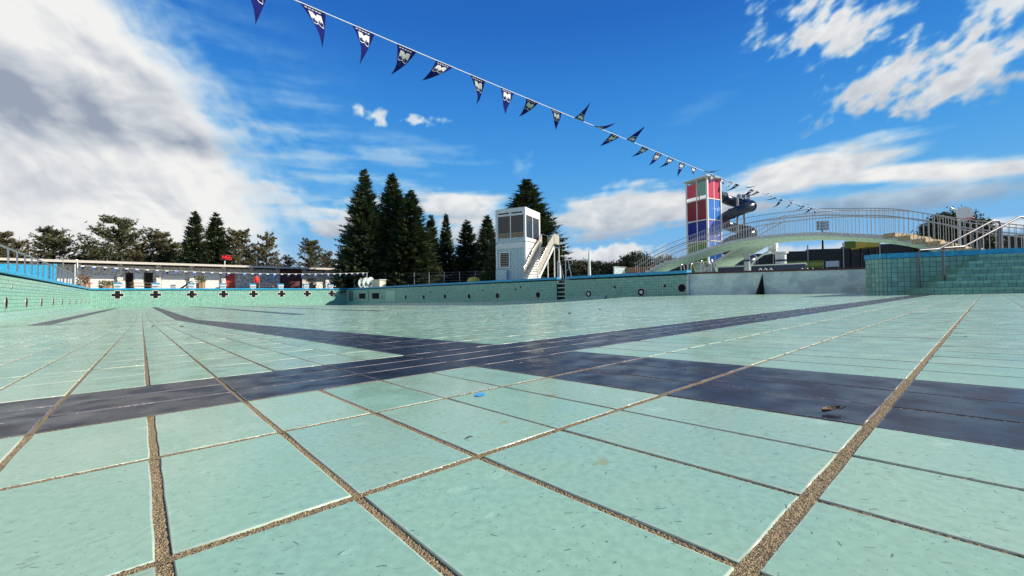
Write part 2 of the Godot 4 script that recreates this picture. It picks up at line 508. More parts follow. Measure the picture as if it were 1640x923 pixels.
func tile_mesh(sd: int, w: float, l: float, sub: int, wav: float, body := Color(0.385, 0.655, 0.565), rim := 0.4) -> ArrayMesh:
	# glazed tile: flat top, rounded upper edge, short sides
	var r := RandomNumberGenerator.new()
	r.seed = sd
	var ring := []
	var hx := w * 0.5; var hz := l * 0.5
	var corners := [Vector2(-hx, -hz), Vector2(hx, -hz), Vector2(hx, hz), Vector2(-hx, hz)]
	for k in 4:
		var a: Vector2 = corners[k]; var b: Vector2 = corners[(k + 1) % 4]
		var n := sub if (k % 2 == 1) else maxi(1, sub / 2)
		var side := Vector2((b - a).y, -(b - a).x).normalized()
		for i in n:
			var p := a.lerp(b, float(i) / n)
			if i > 0: p += side * r.randf_range(-wav, wav)
			var o := side
			if i == 0:
				var pr: Vector2 = corners[(k + 3) % 4]
				var s2 := Vector2((a - pr).y, -(a - pr).x).normalized()
				o = (side + s2).normalized()
				p -= o * wav * r.randf_range(0.5, 1.6)
			ring.append([p, o])
	var m := MB.new()
	m.colored = true
	var n2 := ring.size()
	var cen := Vector3.ZERO
	for i in n2:
		var A = ring[i]; var B = ring[(i + 1) % n2]
		var oa := Vector3(A[1].x, 0, A[1].y); var ob := Vector3(B[1].x, 0, B[1].y)
		var pa := Vector3(A[0].x, 0, A[0].y); var pb := Vector3(B[0].x, 0, B[0].y)
		var ta := pa - oa * 0.0017; var tb := pb - ob * 0.0017
		var ma := pa - oa * 0.00035 - Vector3.UP * 0.00035; var mb := pb - ob * 0.00035 - Vector3.UP * 0.00035
		var ea := pa - Vector3.UP * 0.0013; var eb := pb - Vector3.UP * 0.0013
		var U := Vector3.UP
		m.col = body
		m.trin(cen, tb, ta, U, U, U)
		m.col = body.lerp(Color.WHITE, rim)   # pale rim glaze, with the sun glint on the bevel painted in
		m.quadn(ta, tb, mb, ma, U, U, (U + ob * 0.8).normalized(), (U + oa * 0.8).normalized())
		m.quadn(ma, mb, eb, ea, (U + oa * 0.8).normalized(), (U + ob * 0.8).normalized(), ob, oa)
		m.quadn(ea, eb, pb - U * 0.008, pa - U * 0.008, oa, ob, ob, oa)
	return m.mesh()

# rough mortar in a joint from p to q (across, ahead), as far as its grains show
func joint_grains(m: MB, gn: FastNoiseLite, p: Vector2, q: Vector2, wide: float, cam: Transform3D, deep: float) -> void:
	var d := (q - p).normalized()
	var s := Vector2(-d.y, d.x)
	var step := 0.0018
	var n := int((q - p).length() / step)
	var cols := int(ceil((wide + 0.002) / step)) + 1
	var prev := []
	for i in n + 1:
		var c := p + d * step * i
		var at := Vector3(c.x, 0.0, -c.y)
		var v := at - cam.origin
		var dz := v.dot(-cam.basis.z)
		if v.length() > 1.0 or dz < 0.03 or absf(v.dot(cam.basis.x)) > dz * 1.5 or absf(v.dot(cam.basis.y)) > dz * 0.95:
			prev = []
			continue
		var row := []
		for k in cols:
			var o := c + s * ((float(k) / (cols - 1) - 0.5) * (wide + 0.002))
			var h := gn.get_noise_2d(o.x, o.y)
			row.append(Vector3(o.x, floor_y(o.x, -o.y) - deep + 0.0010 * h, -o.y))
		if prev.size():
			for k in cols - 1:
				if s.x * d.y - s.y * d.x > 0: m.quad(prev[k], prev[k + 1], row[k + 1], row[k])
				else: m.quad(row[k], row[k + 1], prev[k + 1], prev[k])
		prev = row

func make_floor(cam: Transform3D) -> void:
	var fl := struct("pool_floor")
	var tl := noise(0.9, 61)
	# bed of grout under the tiles
	var bed := MB.new()
	var xs := []
	var x := LEFT_X
	while x < BACK_X + 0.01:
		xs.append(x); x += 0.5
	xs.append(BACK_X + 0.2)
	var zs := []
	var z := NEAR_Z
	while z > FAR_Z - 0.2:
		zs.append(z)
		z -= 0.25 if z > -18.0 else 0.5
	zs.append(FAR_Z - 0.3)
	var D := 0.0019
	for i in xs.size() - 1:
		for j in zs.size() - 1:
			var a := Vector3(xs[i], floor_y(xs[i], zs[j]) - D, zs[j]); var b := Vector3(xs[i + 1], floor_y(xs[i + 1], zs[j]) - D, zs[j])
			var c := Vector3(xs[i + 1], floor_y(xs[i + 1], zs[j + 1]) - D, zs[j + 1]); var d := Vector3(xs[i], floor_y(xs[i], zs[j + 1]) - D, zs[j + 1])
			bed.quad(a, b, c, d)
	obj("grout_bed", bed, M.grout, fl)
	# joint lines
	var al := []   # distance ahead (a = -z), joint width
	var a := 0.0927 - TILE_A * 14
	while a < 0.846 - 0.05:
		var w := rng.randf_range(0.0035, 0.0065)
		if absf(a - 0.0927) < 0.01: w = 0.0098
		elif absf(a - 0.3437) < 0.01: w = 0.0078
		elif absf(a - 0.5947) < 0.01: w = 0.0078
		al.append([a, w]); a += TILE_A
	for k in 3: al.append([0.846 + 0.122 * k, 0.0055])
	a = 1.212
	while a < -FAR_Z:
		al.append([a, rng.randf_range(0.005, 0.0095)]); a += TILE_A
	var bl := []
	var k0 := int(floor((LEFT_X - 0.0107) / TILE_B)) + 1
	for k in range(k0, 400):
		var b := 0.0107 + TILE_B * k
		if b > BACK_X: break
		var w := rng.randf_range(0.004, 0.0075)
		if k % 3 == 0: w += 0.0018
		if k == 0: w = 0.0080
		elif k == 1: w = 0.0064
		elif k == 2: w = 0.0070
		elif k in [3, 4]: w = 0.0048
		elif k in [5, 6, 7, 8]: w = 0.006
		elif k == -1: w = 0.0065
		bl.append([b, w, k])
	var gn := noise(700.0, 55, FastNoiseLite.TYPE_SIMPLEX_SMOOTH, 2)
	var gr := MB.new()
	for e in bl:
		if e[0] > -0.5 and e[0] < 1.3: joint_grains(gr, gn, Vector2(e[0], -0.25), Vector2(e[0], 0.846), e[1], cam, 0.0014)
	for e in al:
		if e[0] > -0.2 and e[0] < 0.9: joint_grains(gr, gn, Vector2(-0.5, e[0]), Vector2(1.5, e[0]), e[1], cam, 0.0008)
	obj("joint_mortar", gr, M.grout, fl).set_meta("kind", "stuff")
	var lanes := [-1.6, 3.45, 6.0, 8.55, 11.1, 13.65, 16.2]
	var cells := []
	for i in al.size() - 1:
		var a0: float = al[i][0]; var a1: float = al[i + 1][0]
		var cross := a0 > 0.84 and a1 < 1.22
		var j := 0
		while j < bl.size() - 1:
			var e := j + 1
			if cross:
				if posmod(bl[j][2], 2) == 0 and j > 0:
					j += 1; continue
				e = mini(j + 2, bl.size() - 1)
			var b0: float = bl[j][0]; var b1: float = bl[e][0]
			var mb := (b0 + b1) * 0.5
			var ma := (a0 + a1) * 0.5
			if mb > RIGHT_X and ma > 9.2:
				break
			var dk := cross or (mb > 0.62 and mb < 0.995 and ma < 47.5)
			if not dk and ma > 13.2 and ma < 47.5:
				for l in lanes:
					if absf(mb - l) < 0.19: dk = true
			var size := Vector2(b1 - b0 - (bl[j][1] + bl[e][1]) * 0.5, a1 - a0 - (al[i][1] + al[i + 1][1]) * 0.5)
			# the joint sits half on each side of its line
			var cx: float = (b0 + bl[j][1] * 0.5 + b1 - bl[e][1] * 0.5) * 0.5
			var cz: float = -(a0 + al[i][1] * 0.5 + a1 - al[i + 1][1] * 0.5) * 0.5
			cells.append([cx, cz, size, dk, cross])
			j = e
	# the 300 that show largest are tiles of their own
	var fw := -cam.basis.z
	var rank := []
	for i in cells.size():
		var c = cells[i]
		if c[1] < -7.0: continue
		var p := Vector3(c[0], floor_y(c[0], c[1]), c[1]) - cam.origin
		var dz := p.dot(fw)
		if dz < 0.02: continue
		var sx := p.dot(cam.basis.x) / dz; var sy := p.dot(cam.basis.y) / dz
		if absf(sx) > 1.45 or absf(sy) > 0.9: continue
		rank.append([c[2].x * c[2].y / (dz * dz * p.length()), i])
	rank.sort_custom(func(p, q): return p[0] > q[0])
	var single := {}
	for k in mini(300, rank.size()): single[rank[k][1]] = true
	var near_mesh := []
	var near_dark := []
	var ink := Color(0.085, 0.070, 0.083)
	for k in 5:
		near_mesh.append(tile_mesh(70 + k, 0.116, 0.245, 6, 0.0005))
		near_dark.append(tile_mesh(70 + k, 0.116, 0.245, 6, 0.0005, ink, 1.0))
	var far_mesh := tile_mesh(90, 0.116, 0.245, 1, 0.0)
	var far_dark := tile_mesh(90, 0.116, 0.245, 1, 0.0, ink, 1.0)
	var green_mats := []
	var dark_mats := []
	for k in 7:
		var q := rng.randf_range(0.90, 1.06)
		var g: StandardMaterial3D = M.tile_green.duplicate()
		g.albedo_color = lin(0.87 * q * rng.randf_range(0.94, 1.07), 0.845 * q, 0.76 * q * rng.randf_range(0.97, 1.03))
		green_mats.append(g)
		var d: StandardMaterial3D = M.tile_dark.duplicate()
		q = rng.randf_range(0.85, 1.2)
		d.albedo_color = lin(0.46 * q, 0.44 * q, 0.50 * q)
		dark_mats.append(d)
	var gx := []; var gc := []; var dx := []; var dc := []
	for i in cells.size():
		var c = cells[i]
		var e := 0.06
		var sx := (floor_y(c[0] + e, c[1]) - floor_y(c[0] - e, c[1])) / (2 * e)
		var sz := (floor_y(c[0], c[1] + e) - floor_y(c[0], c[1] - e)) / (2 * e)
		var tl2 := 0.0016 if c[1] > -1.6 else 0.0038
		sx += rng.randfn(0, tl2); sz += rng.randfn(0, tl2 * 0.8)
		var ex := Vector3(1, sx, 0).normalized(); var ez := Vector3(0, sz, 1).normalized()
		var ey := ez.cross(ex).normalized()
		var w: float = c[2].x / 0.116; var l: float = c[2].y / 0.245
		var bs := Basis(ex * w, ey, ez * l)
		if c[4]:
			bs = Basis(-ez * (c[2].y / 0.116), ey, ex * (c[2].x / 0.245))
		var t := Transform3D(bs, Vector3(c[0], floor_y(c[0], c[1]) + rng.randf_range(-0.0003, 0.0003), c[1]))
		if single.has(i):
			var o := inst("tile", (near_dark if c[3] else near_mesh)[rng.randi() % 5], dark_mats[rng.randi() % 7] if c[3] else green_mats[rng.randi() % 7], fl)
			o.transform = t
			continue
		var v := rng.randfn(1.0, 0.075) * (1.0 + 0.12 * tl.get_noise_2d(c[0] * 0.5 + 9.0, c[1] * 0.35))
		# silt left on the tiles along the foot of the slope
		var silt := clampf(1.0 - absf(-c[1] - 12.9 - tl.get_noise_1d(c[0] * 2.0)) / 1.3, 0.0, 1.0) * clampf(0.5 + tl.get_noise_2d(c[0], c[1]) * 1.5, 0.0, 1.0) * clampf((7.0 - c[0]) / 6.0, 0.0, 1.0)
		if rng.randf() < 0.06: silt = maxf(silt, rng.randf() * 0.18)
		if c[3]:
			dx.append(t); dc.append(Color(0.48 * v, 0.46 * v, 0.52 * v).lerp(Color(1.2, 1.1, 0.7), silt * 0.7))
		else:
			gx.append(t)
			gc.append(Color(0.87 * v * rng.randf_range(0.94, 1.07), 0.845 * v, 0.76 * v * rng.randf_range(0.97, 1.03)).lerp(Color(0.38, 0.17, 0.13), silt * 0.75))
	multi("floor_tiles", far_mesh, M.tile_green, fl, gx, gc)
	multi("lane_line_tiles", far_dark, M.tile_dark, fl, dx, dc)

# ---------------------------------------------------------------- pool walls
const GLAZE := Color(0.385, 0.655, 0.565)
# a tiled face from p to q (floor line), between heights; normal side is left of p->q seen from above turned to face the water
func tiled_face(parent: Node3D, p: Vector3, q: Vector3, y_top: float, follow: bool, y_low: float, tint: Color, holes := [], size := 0.122) -> void:
	var d := (q - p); d.y = 0
	var len := d.length(); d = d.normalized()
	var nrm := Vector3.UP.cross(d)
	var bs := Basis(d, nrm, d.cross(nrm))       # tile: x along, y outwards, z vertical
	var m := tile_mesh(91, 0.117, 0.117, 1, 0.0, GLAZE, 0.05)
	var xs := []; var cs := []
	var n := int(len / size)
	var step := len / n
	var bed := MB.new()
	for i in n:
		var s := (i + 0.5) * step
		var f := p + d * s
		var lo := y_low
		if follow: lo = floor_y(f.x, f.z) - 0.05
		var y := y_top - size * 0.5
		while y > lo - size * 0.5:
			var hole := false
			for h in holes:
				if s > h[0] and s < h[1] and y > h[2] and y < h[3]: hole = true
			if not hole:
				var v := rng.randfn(1.0, 0.07)
				var t := Basis(bs.x.rotated(bs.y, 0), bs.y, bs.z)
				t = Basis(t.x * (step - 0.0095) / 0.117, (t.y + t.x * rng.randfn(0, 0.006) + t.z * rng.randfn(0, 0.006)).normalized(), t.z * (size - 0.0095) / 0.117)
				xs.append(Transform3D(t, Vector3(f.x, y, f.z) + nrm * (0.006 + rng.randf_range(-0.0006, 0.0006))))
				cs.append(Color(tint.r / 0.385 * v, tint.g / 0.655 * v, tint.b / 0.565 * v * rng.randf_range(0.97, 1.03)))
			y -= size
	multi("wall_tiles", m, M.tile_wall, parent, xs, cs)

func wall_body(parent: Node3D, p: Vector3, q: Vector3, thick: float, y0: float, y1: float, m: Material, called: String) -> void:
	var d := (q - p); d.y = 0
	var len := d.length(); d = d.normalized()
	var nrm := Vector3.UP.cross(d)
	var c := (p + q) * 0.5 - nrm * thick * 0.5
	c.y = (y0 + y1) * 0.5
	boxpart(called, c, Vector3(len, y1 - y0, thick), m, parent, Basis(d, Vector3.UP, d.cross(Vector3.UP)))

func coping(parent: Node3D, p: Vector3, q: Vector3, over: float, wide: float, y0: float, y1: float) -> void:
	# long rounded slabs end to end
	var d := (q - p); d.y = 0
	var len := d.length(); d = d.normalized()
	var nrm := Vector3.UP.cross(d)
	var n := maxi(1, int(round(len / 2.5)))
	for i in n:
		var s0 := len * i / n; var s1 := len * (i + 1) / n - 0.006
		var c := p + d * (s0 + s1) * 0.5 + nrm * (over - wide * 0.5)
		c.y = (y0 + y1) * 0.5 + rng.randf_range(-0.002, 0.002)
		var b := MB.new()
		b.bevel(c, Vector3(s1 - s0, y1 - y0, wide), 0.02, Basis(d, Vector3.UP, d.cross(Vector3.UP)))
		obj("coping_slab", b, M.coping, parent)

func porthole(parent: Node3D, at: Vector3, nrm: Vector3, r: float, lens: bool, called := "porthole") -> void:
	var y := nrm
	var x := Vector3.UP.cross(y).normalized()
	var bs := Basis(x, y, x.cross(y))
	var b := MB.new()
	b.lathe([Vector2(0.001, 0.004), Vector2(r, 0.004)], at + nrm * 0.012, 18, bs)
	var o := obj(called, b, M.dark, parent)
	b = MB.new()
	b.lathe([Vector2(r, 0.0), Vector2(r, 0.014), Vector2(r * 1.14, 0.014), Vector2(r * 1.2, 0.0)], at + nrm * 0.008, 18, bs)
	obj("rim", b, M.dull_steel, o)
	if lens:
		b = MB.new()
		b.lathe([Vector2(r * 0.5, 0.006), Vector2(r * 0.42, 0.02), Vector2(0.001, 0.026)], at + nrm * 0.014, 14, bs)
		obj("lens", b, M.white, o)

func ledge(parent: Node3D, p: Vector3, q: Vector3, h: float, out: float) -> void:
	# tiled foot of the wall with a sloping top, following the floor
	var d := (q - p); d.y = 0
	var len := d.length(); d = d.normalized()
	var nrm := Vector3.UP.cross(d)
	var n := int(len / 0.122)
	var xs := []; var cs := []
	var m := tile_mesh(92, 0.117, 0.117, 1, 0.0, GLAZE, 0.05)
	var b := MB.new()
	for i in n:
		var f0 := p + d * len * i / n; var f1 := p + d * len * (i + 1) / n
		var y0 := floor_y(f0.x, f0.z); var y1 := floor_y(f1.x, f1.z)
		var A := Vector3(f0.x, y0 + h, f0.z) + nrm * 0.004; var B := Vector3(f1.x, y1 + h, f1.z) + nrm * 0.004
		var C := Vector3(f1.x, y1 - 0.01, f1.z) + nrm * out; var E := Vector3(f0.x, y0 - 0.01, f0.z) + nrm * out
		b.quad(E, C, B, A)
		var up := (A - E).normalized()
		var on := up.cross(d).normalized() * -1.0
		if on.dot(nrm) < 0: on = -on
		var hh := (A - E).length() * 0.5
		for k in 2:
			var v := rng.randfn(1.0, 0.06)
			var c := (E + C) * 0.5 + up * hh * (k + 0.5) + on * 0.006
			xs.append(Transform3D(Basis(d * (len / n - 0.009) / 0.117, on, up * -(hh - 0.006) / 0.117), c))
			cs.append(Color(0.63 * v, 0.675 * v, 0.66 * v))
	obj("ledge_bed", b, M.wall_bed, parent)
	multi("ledge_tiles", m, M.tile_wall, parent, xs, cs)

func make_walls() -> void:
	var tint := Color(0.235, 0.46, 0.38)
	var top := 0.93
	# left wall
	var w := thing("pool_wall", "long sunlit green tiled pool side wall with a row of dark portholes, at the left edge", "wall")
	var p := Vector3(LEFT_X, 0, NEAR_Z); var q := Vector3(LEFT_X, 0, FAR_Z)
	wall_body(w, q, p, 0.6, -1.2, top, M.wall_bed, "wall_core")
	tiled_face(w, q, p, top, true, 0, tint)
	wall_body(w, q + Vector3(-0.28, 0, 0), p + Vector3(-0.28, 0, 0), 0.4, top + 0.001, 1.0, M.slot, "overflow_slot")
	coping(w, q, p, 0.02, 0.45, 1.0, 1.14)
	ledge(w, q + Vector3(0, 0, 0.2), p, 0.2, 0.22)
	for k in 11: porthole(w, Vector3(LEFT_X, 0.10 - 0.004 * k, -17.0 - 3.05 * k), Vector3.RIGHT, 0.17, false)
	for k in 4: porthole(w, Vector3(LEFT_X, 0.6, -20.8 - 7.0 * k), Vector3.RIGHT, 0.06, false, "inlet")
	# far wall
	w = thing("pool_wall", "green tiled end wall with eight dark crosses below the starting blocks", "wall")
	p = Vector3(LEFT_X, 0, FAR_Z); q = Vector3(RIGHT_X, 0, FAR_Z)
	wall_body(w, q, p, 0.6, -1.4, top, M.wall_bed, "wall_core")
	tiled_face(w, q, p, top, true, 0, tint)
	wall_body(w, q + Vector3(0, 0, -0.28), p + Vector3(0, 0, -0.28), 0.4, top + 0.001, 1.0, M.slot, "overflow_slot")
	coping(w, q, p, 0.02, 0.45, 1.0, 1.14)
	for cx in [-1.56, 0.935, 3.53, 6.01, 8.55, 11.12, 13.64, 16.23]:
		for k in 2:
			var g := 0.035 if k == 0 else 0.0
			var z := FAR_Z + (0.012 if k == 0 else 0.018)
			var b := MB.new()
			b.box(Vector3(cx, 0.56, z), Vector3(0.76 + 2 * g, 0.23 + 2 * g, 0.008))
			b.box(Vector3(cx, 0.56 + (0.23 + 2 * g + 0.24) * 0.5 - g * 0.0, z), Vector3(0.32 + 2 * g, 0.24, 0.008))
			b.box(Vector3(cx, 0.56 - (0.23 + 2 * g + 0.20) * 0.5, z), Vector3(0.32 + 2 * g, 0.20, 0.008))
			obj("cross_border" if k == 0 else "lane_cross", b, M.white if k == 0 else M.dark, w)
	# right wall, in its own shade
	w = thing("pool_wall", "long shaded green tiled pool side wall with portholes, below the lookout cabin", "wall")
	p = Vector3(RIGHT_X, 0, FAR_Z); q = Vector3(RIGHT_X, 0, -8.72)
	# along the wall from q (near) to p (far): s = -8.72 - z
	var L := 40.78
	var holes := [[7.03, 7.68, -0.3, 1.0]]
	wall_body(w, q + Vector3(0.32, 0, 0), p + Vector3(0.32, 0, 0), 0.4, -1.4, top, M.wall_bed, "wall_core")
	wall_body(w, q + Vector3(0.004, 0, 0), Vector3(RIGHT_X + 0.004, 0, -15.75), 0.31, -1.4, top - 0.003, M.wall_bed, "wall_core")
	wall_body(w, Vector3(RIGHT_X + 0.004, 0, -16.40), p + Vector3(0.004, 0, 0), 0.31, -1.4, top - 0.003, M.wall_bed, "wall_core")
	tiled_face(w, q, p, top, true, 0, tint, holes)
	wall_body(w, q + Vector3(0.33, 0, 0), p + Vector3(0.33, 0, 0), 0.3, top + 0.001, 1.0, M.slot, "overflow_slot")
	coping(w, Vector3(RIGHT_X, 0, -8.72), Vector3(RIGHT_X, 0, -15.72), 0.02, 0.45, 1.0, 1.14)
	coping(w, Vector3(RIGHT_X, 0, -16.43), p, 0.02, 0.45, 1.0, 1.14)
	ledge(w, Vector3(RIGHT_X, 0, -13.0), p + Vector3(0, 0, 0.2), 0.24, 0.16)
	for e in [[0.03, -39.8, 0.1], [0.07, -34.81, 0.17], [0.06, -31.57, 0.17], [0.1, -28.26, 0.17], [0.09, -25.02, 0.17], [0.11, -21.77, 0.18], [0.13, -17.93, 0.18], [0.15, -14.11, 0.18], [0.2, -10.97, 0.18], [0.36, -8.95, 0.18], [-0.01, -46.6, 0.1]]:
		porthole(w, Vector3(RIGHT_X, e[0], e[1]), Vector3.LEFT, e[2], e[1] > -15.0 and e[1] < -10.0)
	for e in [[0.47, -30.44], [0.51, -23.41], [0.49, -19.94], [0.64, -19.47], [0.48, -12.45], [0.48, -9.76]]:
		porthole(w, Vector3(RIGHT_X, e[0], e[1]), Vector3.LEFT, 0.065, false, "inlet")
	boxpart("hatch_cover", Vector3(RIGHT_X - 0.018, 0.18, -37.96), Vector3(0.012, 1.0, 2.0), mat(Color(0.36, 0.56, 0.42), 0.5), w)
	for e in [[-45.7, -43.91], [-42.2, -40.53]]:
		var gr := boxpart("grille", Vector3(RIGHT_X - 0.016, 0.22, (e[0] + e[1]) * 0.5), Vector3(0.008, 0.6, 1.7), M.dark, w)
		boxpart("grille_frame", Vector3(RIGHT_X - 0.02, 0.22 + 0.325, (e[0] + e[1]) * 0.5), Vector3(0.02, 0.05, 1.8), M.concrete, gr)
		boxpart("grille_frame", Vector3(RIGHT_X - 0.02, 0.22 - 0.325, (e[0] + e[1]) * 0.5), Vector3(0.02, 0.05, 1.8), M.concrete, gr)
	boxpart("corner_niche", Vector3(RIGHT_X - 0.016, 0.25, -48.1), Vector3(0.008, 1.2, 1.4), M.wall_bed, w)
	boxpart("corner_strip", Vector3(RIGHT_X - 0.03, 0.25, -49.0), Vector3(0.05, 1.3, 0.18), M.concrete, w)
	var lad := boxpart("ladder_channel", Vector3(RIGHT_X - 0.016, 0.33, -43.15), Vector3(0.008, 1.3, 0.3), M.navy, w)
	for k in 5: boxpart("rung", Vector3(RIGHT_X - 0.03, -0.2 + 0.25 * k, -43.15), Vector3(0.02, 0.05, 0.3), M.concrete, lad)
	# recessed steps
	for k in 5:
		boxpart("recess_step", Vector3(RIGHT_X + 0.17, -0.2 + 0.24 * k, -16.075), Vector3(0.26, 0.05, 0.62), M.concrete, w)
	# short return and the grey painted wall behind
	w = thing("painted_wall", "grey wall with blotchy pale paint and a dark red top edge", "wall")
	p = Vector3(RIGHT_X + 0.03, 0, -8.70); q = Vector3(20.75, 0, -2.2)
	wall_body(w, q, p, 0.4, -1.0, 0.96, M.grey_paint, "wall_core")
	wall_body(w, q + Vector3(-0.03, 0, 0.013), p + Vector3(-0.03, 0, 0.013), 0.46, 0.965, 1.03, M.maroon, "red_edge")
	boxpart("corner_strip", Vector3(RIGHT_X - 0.0, 0.47, -8.67), Vector3(0.1, 0.96, 0.08), M.concrete, w)
	# dark tapered fin leaning on the grey wall
	w = thing("fin", "dark narrow pointed fin standing against the grey painted wall", "fin", Vector3(18.78, floor_y(18.78, -6.2), -6.2))
	w.rotation.y = -0.39
	var b := MB.new()
	b.tri(Vector3(0.0, 0, 0.10), Vector3(0.28, 0.86, 0.0), Vector3(0.0, 0, -0.10))
	b.tri(Vector3(0.0, 0, 0.10), Vector3(0.29, 0, 0.06), Vector3(0.28, 0.86, 0.0))
	b.tri(Vector3(0.28, 0.86, 0.0), Vector3(0.29, 0, -0.06), Vector3(0.0, 0, -0.10))
	obj("blade", b, M.dark, w)
	boxpart("foot_plate", Vector3(0.1, 0.012, 0), Vector3(0.3, 0.024, 0.26), M.dark, w)
	# wall behind the camera
	w = thing("pool_wall", "green tiled end wall at the shallow end, behind the viewer", "wall")
	p = Vector3(LEFT_X, 0, NEAR_Z); q = Vector3(BACK_X, 0, NEAR_Z)
	wall_body(w, p, q, 0.6, -0.6, top, M.wall_bed, "wall_core")
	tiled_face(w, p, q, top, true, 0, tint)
	coping(w, p, q, 0.02, 0.45, 1.0, 1.14)

func make_stairs_block() -> void:
	# tiled peninsula with rounded corner and entry steps
	var w := thing("entry_stairs", "shaded green tiled entry stairs with blue edge and rounded corner, at the right", "stairs")
	var A := Vector3(14.5, 0, -1.65)     # where the straight face begins
	var B := Vector3(16.5, 0, NEAR_Z)
	var d := (B - A).normalized()
	var nrm := Vector3.UP.cross(d)
	if nrm.x > 0: nrm = -nrm
	# outline of the block, corner rounded
	var R := 0.42
	var cen := A - nrm * R
	var line := [B, A]
	for k in range(1, 9):
		var an := PI * 0.5 * k / 8.0
		line.append(cen + nrm * R * cos(an) - d * R * sin(an))
	line.append(Vector3(BACK_X + 0.6, 0, line[-1].z + 0.25))
	var core := MB.new()
	var cop := MB.new()
	var xs := []; var cs := []
	var tm := tile_mesh(93, 0.117, 0.117, 1, 0.0, GLAZE, 0.05)
	for i in line.size() - 1:
		var p: Vector3 = line[i]; var q: Vector3 = line[i + 1]
		var e := (q - p); var len := e.length(); e = e.normalized()
		var o := e.cross(Vector3.UP)
		if o.dot((p + q) * 0.5 - Vector3(19, 0, 1)) < 0: o = -o
		core.quad(p + Vector3.UP * -0.3, q + Vector3.UP * -0.3, q + Vector3.UP * 0.97, p + Vector3.UP * 0.97)
		var n := maxi(1, int(round(len / 0.122)))
		for s in n:
			var f := p + e * len * (s + 0.5) / n
			for r in 8:
				var v := rng.randfn(1.0, 0.08)
				var y := 0.97 - 0.061 - 0.122 * r
				xs.append(Transform3D(Basis(e * (len / n - 0.009) / 0.117, o, e.cross(o) * (0.113 / 0.117)), f + Vector3.UP * y + o * 0.006))
				cs.append(Color(0.587 * v, 0.674 * v, 0.66 * v))
		# blue edge
		var i0 := p - o * 0.35; var i1 := q - o * 0.35
		var o0 := p + o * 0.03; var o1 := q + o * 0.03
		var U0 := Vector3.UP * 0.975; var U1 := Vector3.UP * 1.10
		cop.quad(o0 + U0, o1 + U0, o1 + U1, o0 + U1)
		cop.quad(o0 + U1, o1 + U1, i1 + U1, i0 + U1)
		cop.quad(i0 + U0, i1 + U0, o1 + U0, o0 + U0)
		cop.quad(i0 + U0, i0 + U1, i1 + U1, i1 + U0)
	obj("wall_core", core, M.wall_bed, w)
	obj("coping_edge", cop, M.coping, w)
	multi("wall_tiles", tm, M.tile_wall, w, xs, cs)
	# steps, each set back and starting further right
	for k in 6:
		var top := 0.04 + 0.155 * (k + 1)
		var offs := 0.17 * (6 - k)
		var s0 := 0.35 + 0.24 * k
		var L := 5.2 - s0
		var c := A + d * (s0 + L * 0.5) + nrm * (offs * 0.5 + 0.008)
		var st := boxpart("step", c + Vector3.UP * (top - 0.5), Vector3(L, 1.0, offs), M.step_core, w, Basis(d, Vector3.UP, d.cross(Vector3.UP)))
		boxpart("riser_bed", A + d * (s0 + L * 0.5) + nrm * (offs + 0.011) + Vector3.UP * (top - 0.5), Vector3(L - 0.01, 0.995, 0.004), M.wall_bed, st, Basis(d, Vector3.UP, d.cross(Vector3.UP)))
		var ts := []; var tc := []
		var n := int(L / 0.125)
		for s in n:
			for r in 2:
				var v := rng.randfn(1.0, 0.09)
				var e := L / n
				var f := A + d * (s0 + e * (s + 0.5 + (0.0 if r == 0 else 0.0))) + nrm * (offs + 0.019)
				f.y = top - (0.0385 if r == 0 else 0.116)
				ts.append(Transform3D(Basis(d * (e - 0.007) / 0.117, nrm, d.cross(nrm) * 0.071 / 0.117), f))
				tc.append(Color(0.587 * v, 0.674 * v, 0.66 * v))
		multi("riser_tiles", tm, M.tile_wall, st, ts, tc)
	# deck on the block
	var dk := MB.new()
	var g := line.size()
	for i in g - 1:
		dk.tri(Vector3(19.5, DECK, 1.0), (line[i + 1] as Vector3) + Vector3.UP * DECK, (line[i] as Vector3) + Vector3.UP * DECK)
	obj("landing", dk, M.deck, w)
	# steel handrails
	for e in [["near", Vector3(14.24, 0, -0.70), "steel handrail over the entry stairs, the nearer of two, at the right edge"], ["far", Vector3(14.44, 0, -1.13), "steel handrail over the entry stairs, the farther of two"]]:
		var o: Vector3 = e[1]
		var base := floor_y(o.x, o.z)
		var h := thing("handrail", e[2], "handrail", Vector3(o.x, base, o.z), "handrails of the entry stairs")
		var run := Vector3(1.9, 0, 1.2)
		var pts := [Vector3(0, 0, 0), Vector3(0, 1.05, 0), Vector3(0.03, 1.10, 0.02), Vector3(0.46, 1.13, 0.3), Vector3(0.55, 1.15, 0.34)]
		pts.append(Vector3(2.13, 1.88, 1.22)); pts.append(Vector3(2.2, 1.9, 1.26)); pts.append(Vector3(2.33, 1.88, 1.34)); pts.append(Vector3(2.37, 1.8, 1.36)); pts.append(Vector3(2.37, 1.02, 1.36))
		var b := MB.new()
		b.tube(pts, 0.024, 8)
		obj("rail", b, M.dark_steel, h)
		for s in [0.28, 0.62]:
			var f: Vector3 = Vector3(0.55, 0, 0.34).lerp(Vector3(2.13, 0, 1.22), s)
			b = MB.new()
			var yt := lerpf(1.15, 1.88, s)
			b.tube([Vector3(f.x, 0.3 + 0.6 * s, f.z), Vector3(f.x, yt, f.z)], 0.018, 6)
			obj("post", b, M.dark_steel, h)

